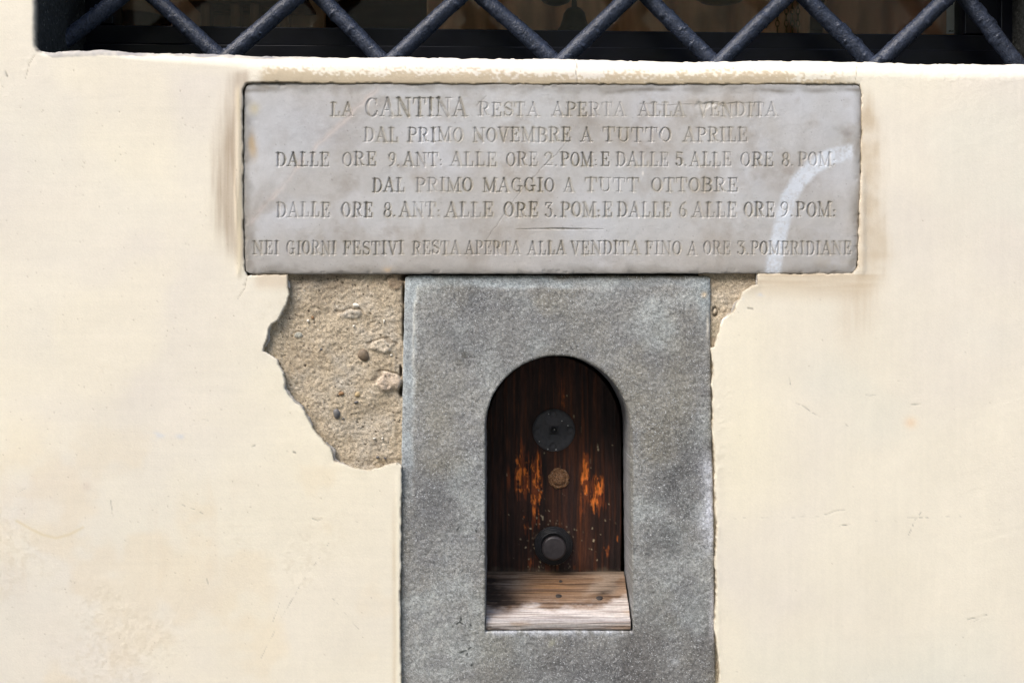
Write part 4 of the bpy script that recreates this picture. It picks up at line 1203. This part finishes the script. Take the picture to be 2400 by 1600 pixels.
f2 = np.stack([border[i1], border[i0], off + i0, off + i1], 1)
colr = np.concatenate([CO.reshape(-1, 3), CO.reshape(-1, 3)[border] * 0.6])
board = make("sill_board", np.concatenate([top, low]), np.concatenate([f1, f2]), M_board, None, colr, True, len(f1))
tag(board, "weathered sloping wooden board at the foot of the niche, burnt left and whitened right", "sill board")


def on_board(px, py):
    """point on the sloping top face seen at a photograph pixel"""
    best = min(range(len(vs)), key=lambda q: abs((800 - (Pz[q] - CZ) / (S * (D + Py[q]) / D)) - py))
    return (at(px, py, Py[best])[0], Py[best], Pz[best]), (ny_[best], nz_[best])


for (px, py, r, lab) in ((1309, 1396, 7.5, None), (1405, 1401, 8.0, None), (1314, 1362, 4.5, None)):
    p, nn = on_board(px, py)
    V, Fc = [], []
    n = 28
    tv = np.array([0, -nn[1], nn[0]]); tv /= np.linalg.norm(tv); nv3 = np.array([0, nn[0], nn[1]])
    for r_, h_ in ((r * S, -0.004), (r * S, 0.0006), (r * S * 0.8, 0.0011), (r * S * 0.3, 0.0012)):
        for i in range(n):
            a = 2 * math.pi * i / n
            w = r_ * (1 + 0.05 * math.sin(3 * a + px))
            V.append(tuple(np.array(p) + np.array([1, 0, 0]) * w * math.cos(a) + tv * w * math.sin(a) + nv3 * h_))
    for q in range(3):
        for i in range(n):
            j = (i + 1) % n
            Fc.append([q * n + i, q * n + j, (q + 1) * n + j, (q + 1) * n + i])
    Fc.append(list(range(3 * n, 4 * n)))
    fix_normals(make("nail", V, Fc, M_nail, board))

# ------------------------------------------------------------------ window grille of crossed round bars
GY = 0.135
grille = empty("window_grille", at(1200, 140, GY), "blue-black painted iron grille of crossed round bars across the window", "window grille")
fwd = [((185, 71), (274, 0)), ((553, 120), (690, 0)), ((937, 126.5), (1072, 0)), ((1330, 130), (1466, 0)), ((1700, 135), (1839, 0)), ((2072, 135), (2215, 0)), ((2450, 140), (2590, 0)), ((-190, 73), (-100, 0))]
bwd = [((366, 0), (491, 115)), ((756, 0), (881, 125)), ((1140, 0), (1281, 128)), ((1524, 0), (1662, 135)), ((1891, 0), (2027, 135)), ((2264, 0), (2373, 138)), ((2640, 10), (2760, 133)), ((3010, 10), (3130, 133))]


def clip(p, q):
    """extend a line to the grille's own border"""
    (x0, y0), (x1, y1) = p, q
    lo, hi = -1e9, 1e9
    for o_, d_, a_, b_ in ((x0, x1 - x0, 70, 2520), (y0, y1 - y0, -450, 172)):
        t0, t1 = sorted(((a_ - o_) / d_, (b_ - o_) / d_))
        lo, hi = max(lo, t0), min(hi, t1)
    return (x0 + lo * (x1 - x0), y0 + lo * (y1 - y0)), (x0 + hi * (x1 - x0), y0 + hi * (y1 - y0)), hi - lo


for fam, yy_ in ((fwd, GY), (bwd, GY + 0.015)):
    for n_, (p, q) in enumerate(fam):
        a, b, ln_ = clip(p, q)
        if ln_ <= 0 or abs(a[1] - b[1]) < 60: continue
        tube("bar", at(a[0], a[1], yy_), at(b[0], b[1], yy_), 0.0123, M_iron, grille, 36, 0.0012, 0.0010, 7 * n_ + (3 if fam is bwd else 0))

# ------------------------------------------------------------------ window behind the grille
FY = 0.215
win = empty("window", at(1250, 140, FY), "dark framed window behind the iron grille, brown shop interior behind its glass", "window")


def slab(name, px, y0, y1, mat, parent, bevel=0.0015):
    return prism(name, [at(x, y, y0) for x, y in px], [(at(x, y, y0)[0], y1, at(x, y, y0)[2]) for x, y in px], mat, parent, bevel)


fr = 0.0
slab("frame_rail", [(80, 57), (2450, 84), (2450, 126), (80, 100)], FY, FY + 0.05, M_frame, win)
slab("frame_rail", [(80, 101), (2450, 119), (2450, 175), (80, 165)], FY - 0.012, FY + 0.05, M_frame, win)
slab("frame_stile", [(90, -400), (264, -400), (264, 56), (90, 54)], FY - 0.002, FY + 0.05, M_frame, win)
slab("frame_stile", [(2262, -400), (2345, -400), (2345, 80), (2262, 79.5)], FY - 0.002, FY + 0.05, M_frame, win)
slab("outer_frame", [(2347, -400), (2376, -400), (2376, 110), (2347, 110)], FY - 0.014, FY + 0.05, M_frame, win)
slab("frame_rail", [(90, -402), (2376, -402), (2376, -440), (90, -440)], FY - 0.002, FY + 0.05, M_frame, win)
slab("pane", [(258, -405), (2268, -405), (2268, 86), (258, 64)], FY + 0.020, FY + 0.024, M_glass, win, 0)

# ------------------------------------------------------------------ the dim shop room and what stands in it
rx0, rx1, ry0, ry1, rz0, rz1 = X(-300), X(2750), 0.365, 1.9, Z(520), Z(-700)
ro = make("room", [(rx0, ry0, rz0), (rx1, ry0, rz0), (rx1, ry1, rz0), (rx0, ry1, rz0), (rx0, ry0, rz1), (rx1, ry0, rz1), (rx1, ry1, rz1), (rx0, ry1, rz1)],
          [[0, 1, 2, 3], [4, 7, 6, 5], [1, 5, 6, 2], [3, 2, 6, 7], [0, 3, 7, 4]], M_room, None, None, False)
tag(ro, kind="structure")


def inside(name, px, y, thick, mat, label, cat, group=None, bevel=0.003):
    o = slab(name, px, y, y + thick, mat, None, bevel)
    return tag(o, label, cat, group)


# shelf with uprights
shelf = empty("wooden_shelf", at(560, 90, 0.42), "dark brown wooden shelf unit with upright posts and a pale back, seen behind the glass", "shelf unit")
for x in (470, 540, 585, 655):
    slab("post", [(x, -300), (x + 22, -300), (x + 22, 110), (x, 110)], 0.42, 0.45, M_roomwood, shelf)
slab("back_panel", [(400, -300), (760, -300), (760, 110), (400, 110)], 0.50, 0.52, M_cloth, shelf)
slab("shelf_board", [(440, -6), (720, -6), (720, 2), (440, 2)], 0.40, 0.50, M_roomwood, shelf)

# linen drape hanging in folds
def drape(name, xa_, xb_, y, mat, label, amp=0.02, seed=0):
    xs_ = np.linspace(xa_, xb_, 140); ys_ = np.linspace(-330, 120, 30)
    P, Q = np.meshgrid(xs_, ys_)
    off = amp * (np.sin(P / 23.0 + seed) + 0.6 * np.sin(P / 11.0 + 1.3 * seed)) * (0.6 + 0.4 * (Q + 330) / 450) + 0.01 * fbm(P, Q, 80, 2, 700 + seed)
    kk = (D + y) / D
    front = np.stack([X(P) * kk, y + off, CZ + (800 - Q) * S * kk], -1).reshape(-1, 3)
    back = front + np.array([0, 0.003, 0])
    i_ = np.arange(P.size).reshape(P.shape)
    f = np.stack([i_[:-1, :-1], i_[1:, :-1], i_[1:, 1:], i_[:-1, 1:]], -1).reshape(-1, 4)
    g_ = f[:, ::-1] + P.size
    bd = np.concatenate([i_[:, 0], i_[-1, 1:], i_[::-1, -1][1:], i_[0, ::-1][1:-1]])
    nb2 = np.roll(bd, -1)
    e_ = np.stack([nb2, bd, bd + P.size, nb2 + P.size], 1)
    o = make(name, np.concatenate([front, back]), np.concatenate([f, g_, e_]), mat)
    tag(o, label, "drape")
    return o


drape("linen_drape", 1000, 1900, 0.56, M_cloth, "beige linen cloth hanging in folds behind the bell and the chains", 0.016, 1)
drape("linen_drape", 1930, 2400, 0.60, M_room, "brown cloth hanging in soft folds beside the white card, behind the glass", 0.012, 4)

# lampshade at far left
lx, ly, lz = at(312, 20, 0.42)
V, Fc = [], []
n = 40
for r_, z_ in ((0.030, 0.07), (0.060, -0.018), (0.058, -0.018), (0.028, 0.07)):
    for i in range(n):
        a = 2 * math.pi * i / n
        V.append((lx + r_ * math.cos(a), ly + r_ * math.sin(a), lz + z_))
for q in range(4):
    for i in range(n):
        j = (i + 1) % n; q2 = (q + 1) % 4
        Fc.append([q * n + i, q * n + j, q2 * n + j, q2 * n + i])
ls = make("lamp_shade_cloth", V, Fc, M_cloth)
ls.name = "hanging_lampshade"
fix_normals(ls)
tag(ls, "small beige hanging lampshade behind the glass, beside the wooden shelf unit", "lampshade")


def spin(name, cxyz, prof, mat, n=40, parent=None):
    V, Fc = [], []
    for r_, z_ in prof:
        for i in range(n):
            a = 2 * math.pi * i / n
            V.append((cxyz[0] + r_ * math.cos(a), cxyz[1] + r_ * math.sin(a), cxyz[2] + z_))
    for q in range(len(prof) - 1):
        for i in range(n):
            j = (i + 1) % n
            Fc.append([q * n + i, q * n + j, (q + 1) * n + j, (q + 1) * n + i])
    Fc.append(list(range(n))[::-1]); Fc.append(list(range((len(prof) - 1) * n, len(prof) * n)))
    o = make(name, V, Fc, mat, parent)
    fix_normals(o)
    return o


M_bronze = material("dark_bronze", (0.05, 0.036, 0.018), 0.45, 0.4, [(80, 0.3, U)], metallic=0.6)
pan = at(1303, 12, 0.42)
tag(spin("bronze_bowl", pan, [(0.004, 0.0), (0.012, 0.0008), (0.022, 0.005), (0.029, 0.013), (0.033, 0.024), (0.034, 0.034), (0.032, 0.034), (0.028, 0.015), (0.004, 0.004)], M_bronze),
    "dark round bronze bowl hanging above the bell, behind the glass", "bowl")
bc = at(1346, 62, 0.46)
bell = tag(spin("bronze_bell", bc, [(0.030, -0.012), (0.029, -0.006), (0.025, 0.0), (0.021, 0.012), (0.019, 0.022), (0.013, 0.030), (0.005, 0.034), (0.0045, 0.05), (0.002, 0.055)], M_bronze),
           "small dark bronze bell silhouette below the round bowl, behind the glass", "bell")
bw = at(1690, 6, 0.42)
tag(spin("brass_dish", bw, [(0.006, -0.002), (0.020, -0.001), (0.036, 0.003), (0.046, 0.010), (0.050, 0.020), (0.049, 0.021), (0.044, 0.012), (0.034, 0.006), (0.006, 0.001)], M_brass),
    "shallow shiny brass dish at the top edge, behind the glass", "dish")

# thin brass chains
def chain(px, y):
    links = []
    kk = (D + y) / D
    V, Fc = [], []
    pitch = 0.0105
    z = Z(-250) ; zend = CZ + (800 - 78) * S * kk
    x = X(px) * kk
    q = 0
    while z > zend:
        n1, n2 = 12, 6
        base = len(V)
        for i in range(n1):
            a = 2 * math.pi * i / n1
            for j in range(n2):
                b = 2 * math.pi * j / n2
                rr = 0.0009 * math.cos(b)
                u = (0.0030 + rr) * math.cos(a); w = (0.0064 + rr) * math.sin(a); t2 = 0.0009 * math.sin(b)
                V.append((x + (u if q % 2 == 0 else t2), y + (t2 if q % 2 == 0 else u), z + w))
        for i in range(n1):
            for j in range(n2):
                i2, j2 = (i + 1) % n1, (j + 1) % n2
                Fc.append([base + i * n2 + j, base + i2 * n2 + j, base + i2 * n2 + j2, base + i * n2 + j2])
        z -= pitch; q += 1
    o = make("brass_chain", V, Fc, M_brass)
    fix_normals(o)
    return o


for px, lab in ((1822, "faint thin brass chain, leftmost of the hanging chains behind the glass"), (1843, "thin brass chain second from the left behind the glass"),
                (1857, "thin brass chain second from the right behind the glass"), (1870, "thin brass chain, rightmost of the hanging chains behind the glass")):
    tag(chain(px, 0.40), lab, "chain", "brass chains hanging behind the glass")

cd = inside("white_card", [(2219, -60), (2246, -60), (2246, 79), (2219, 79)], 0.262, 0.002, M_card,
            "narrow white paper card with a black mark standing close behind the glass", "card", None, 0)
prism("card_mark", [at(x, y, 0.2612) for x, y in ((2223, 73), (2227, 71.5), (2230, 73), (2235, 72), (2235, 74.5), (2224, 75))],
      [at(x, y, 0.2618) for x, y in ((2223, 73), (2227, 71.5), (2230, 73), (2235, 72), (2235, 74.5), (2224, 75))], M_blackmetal, cd)
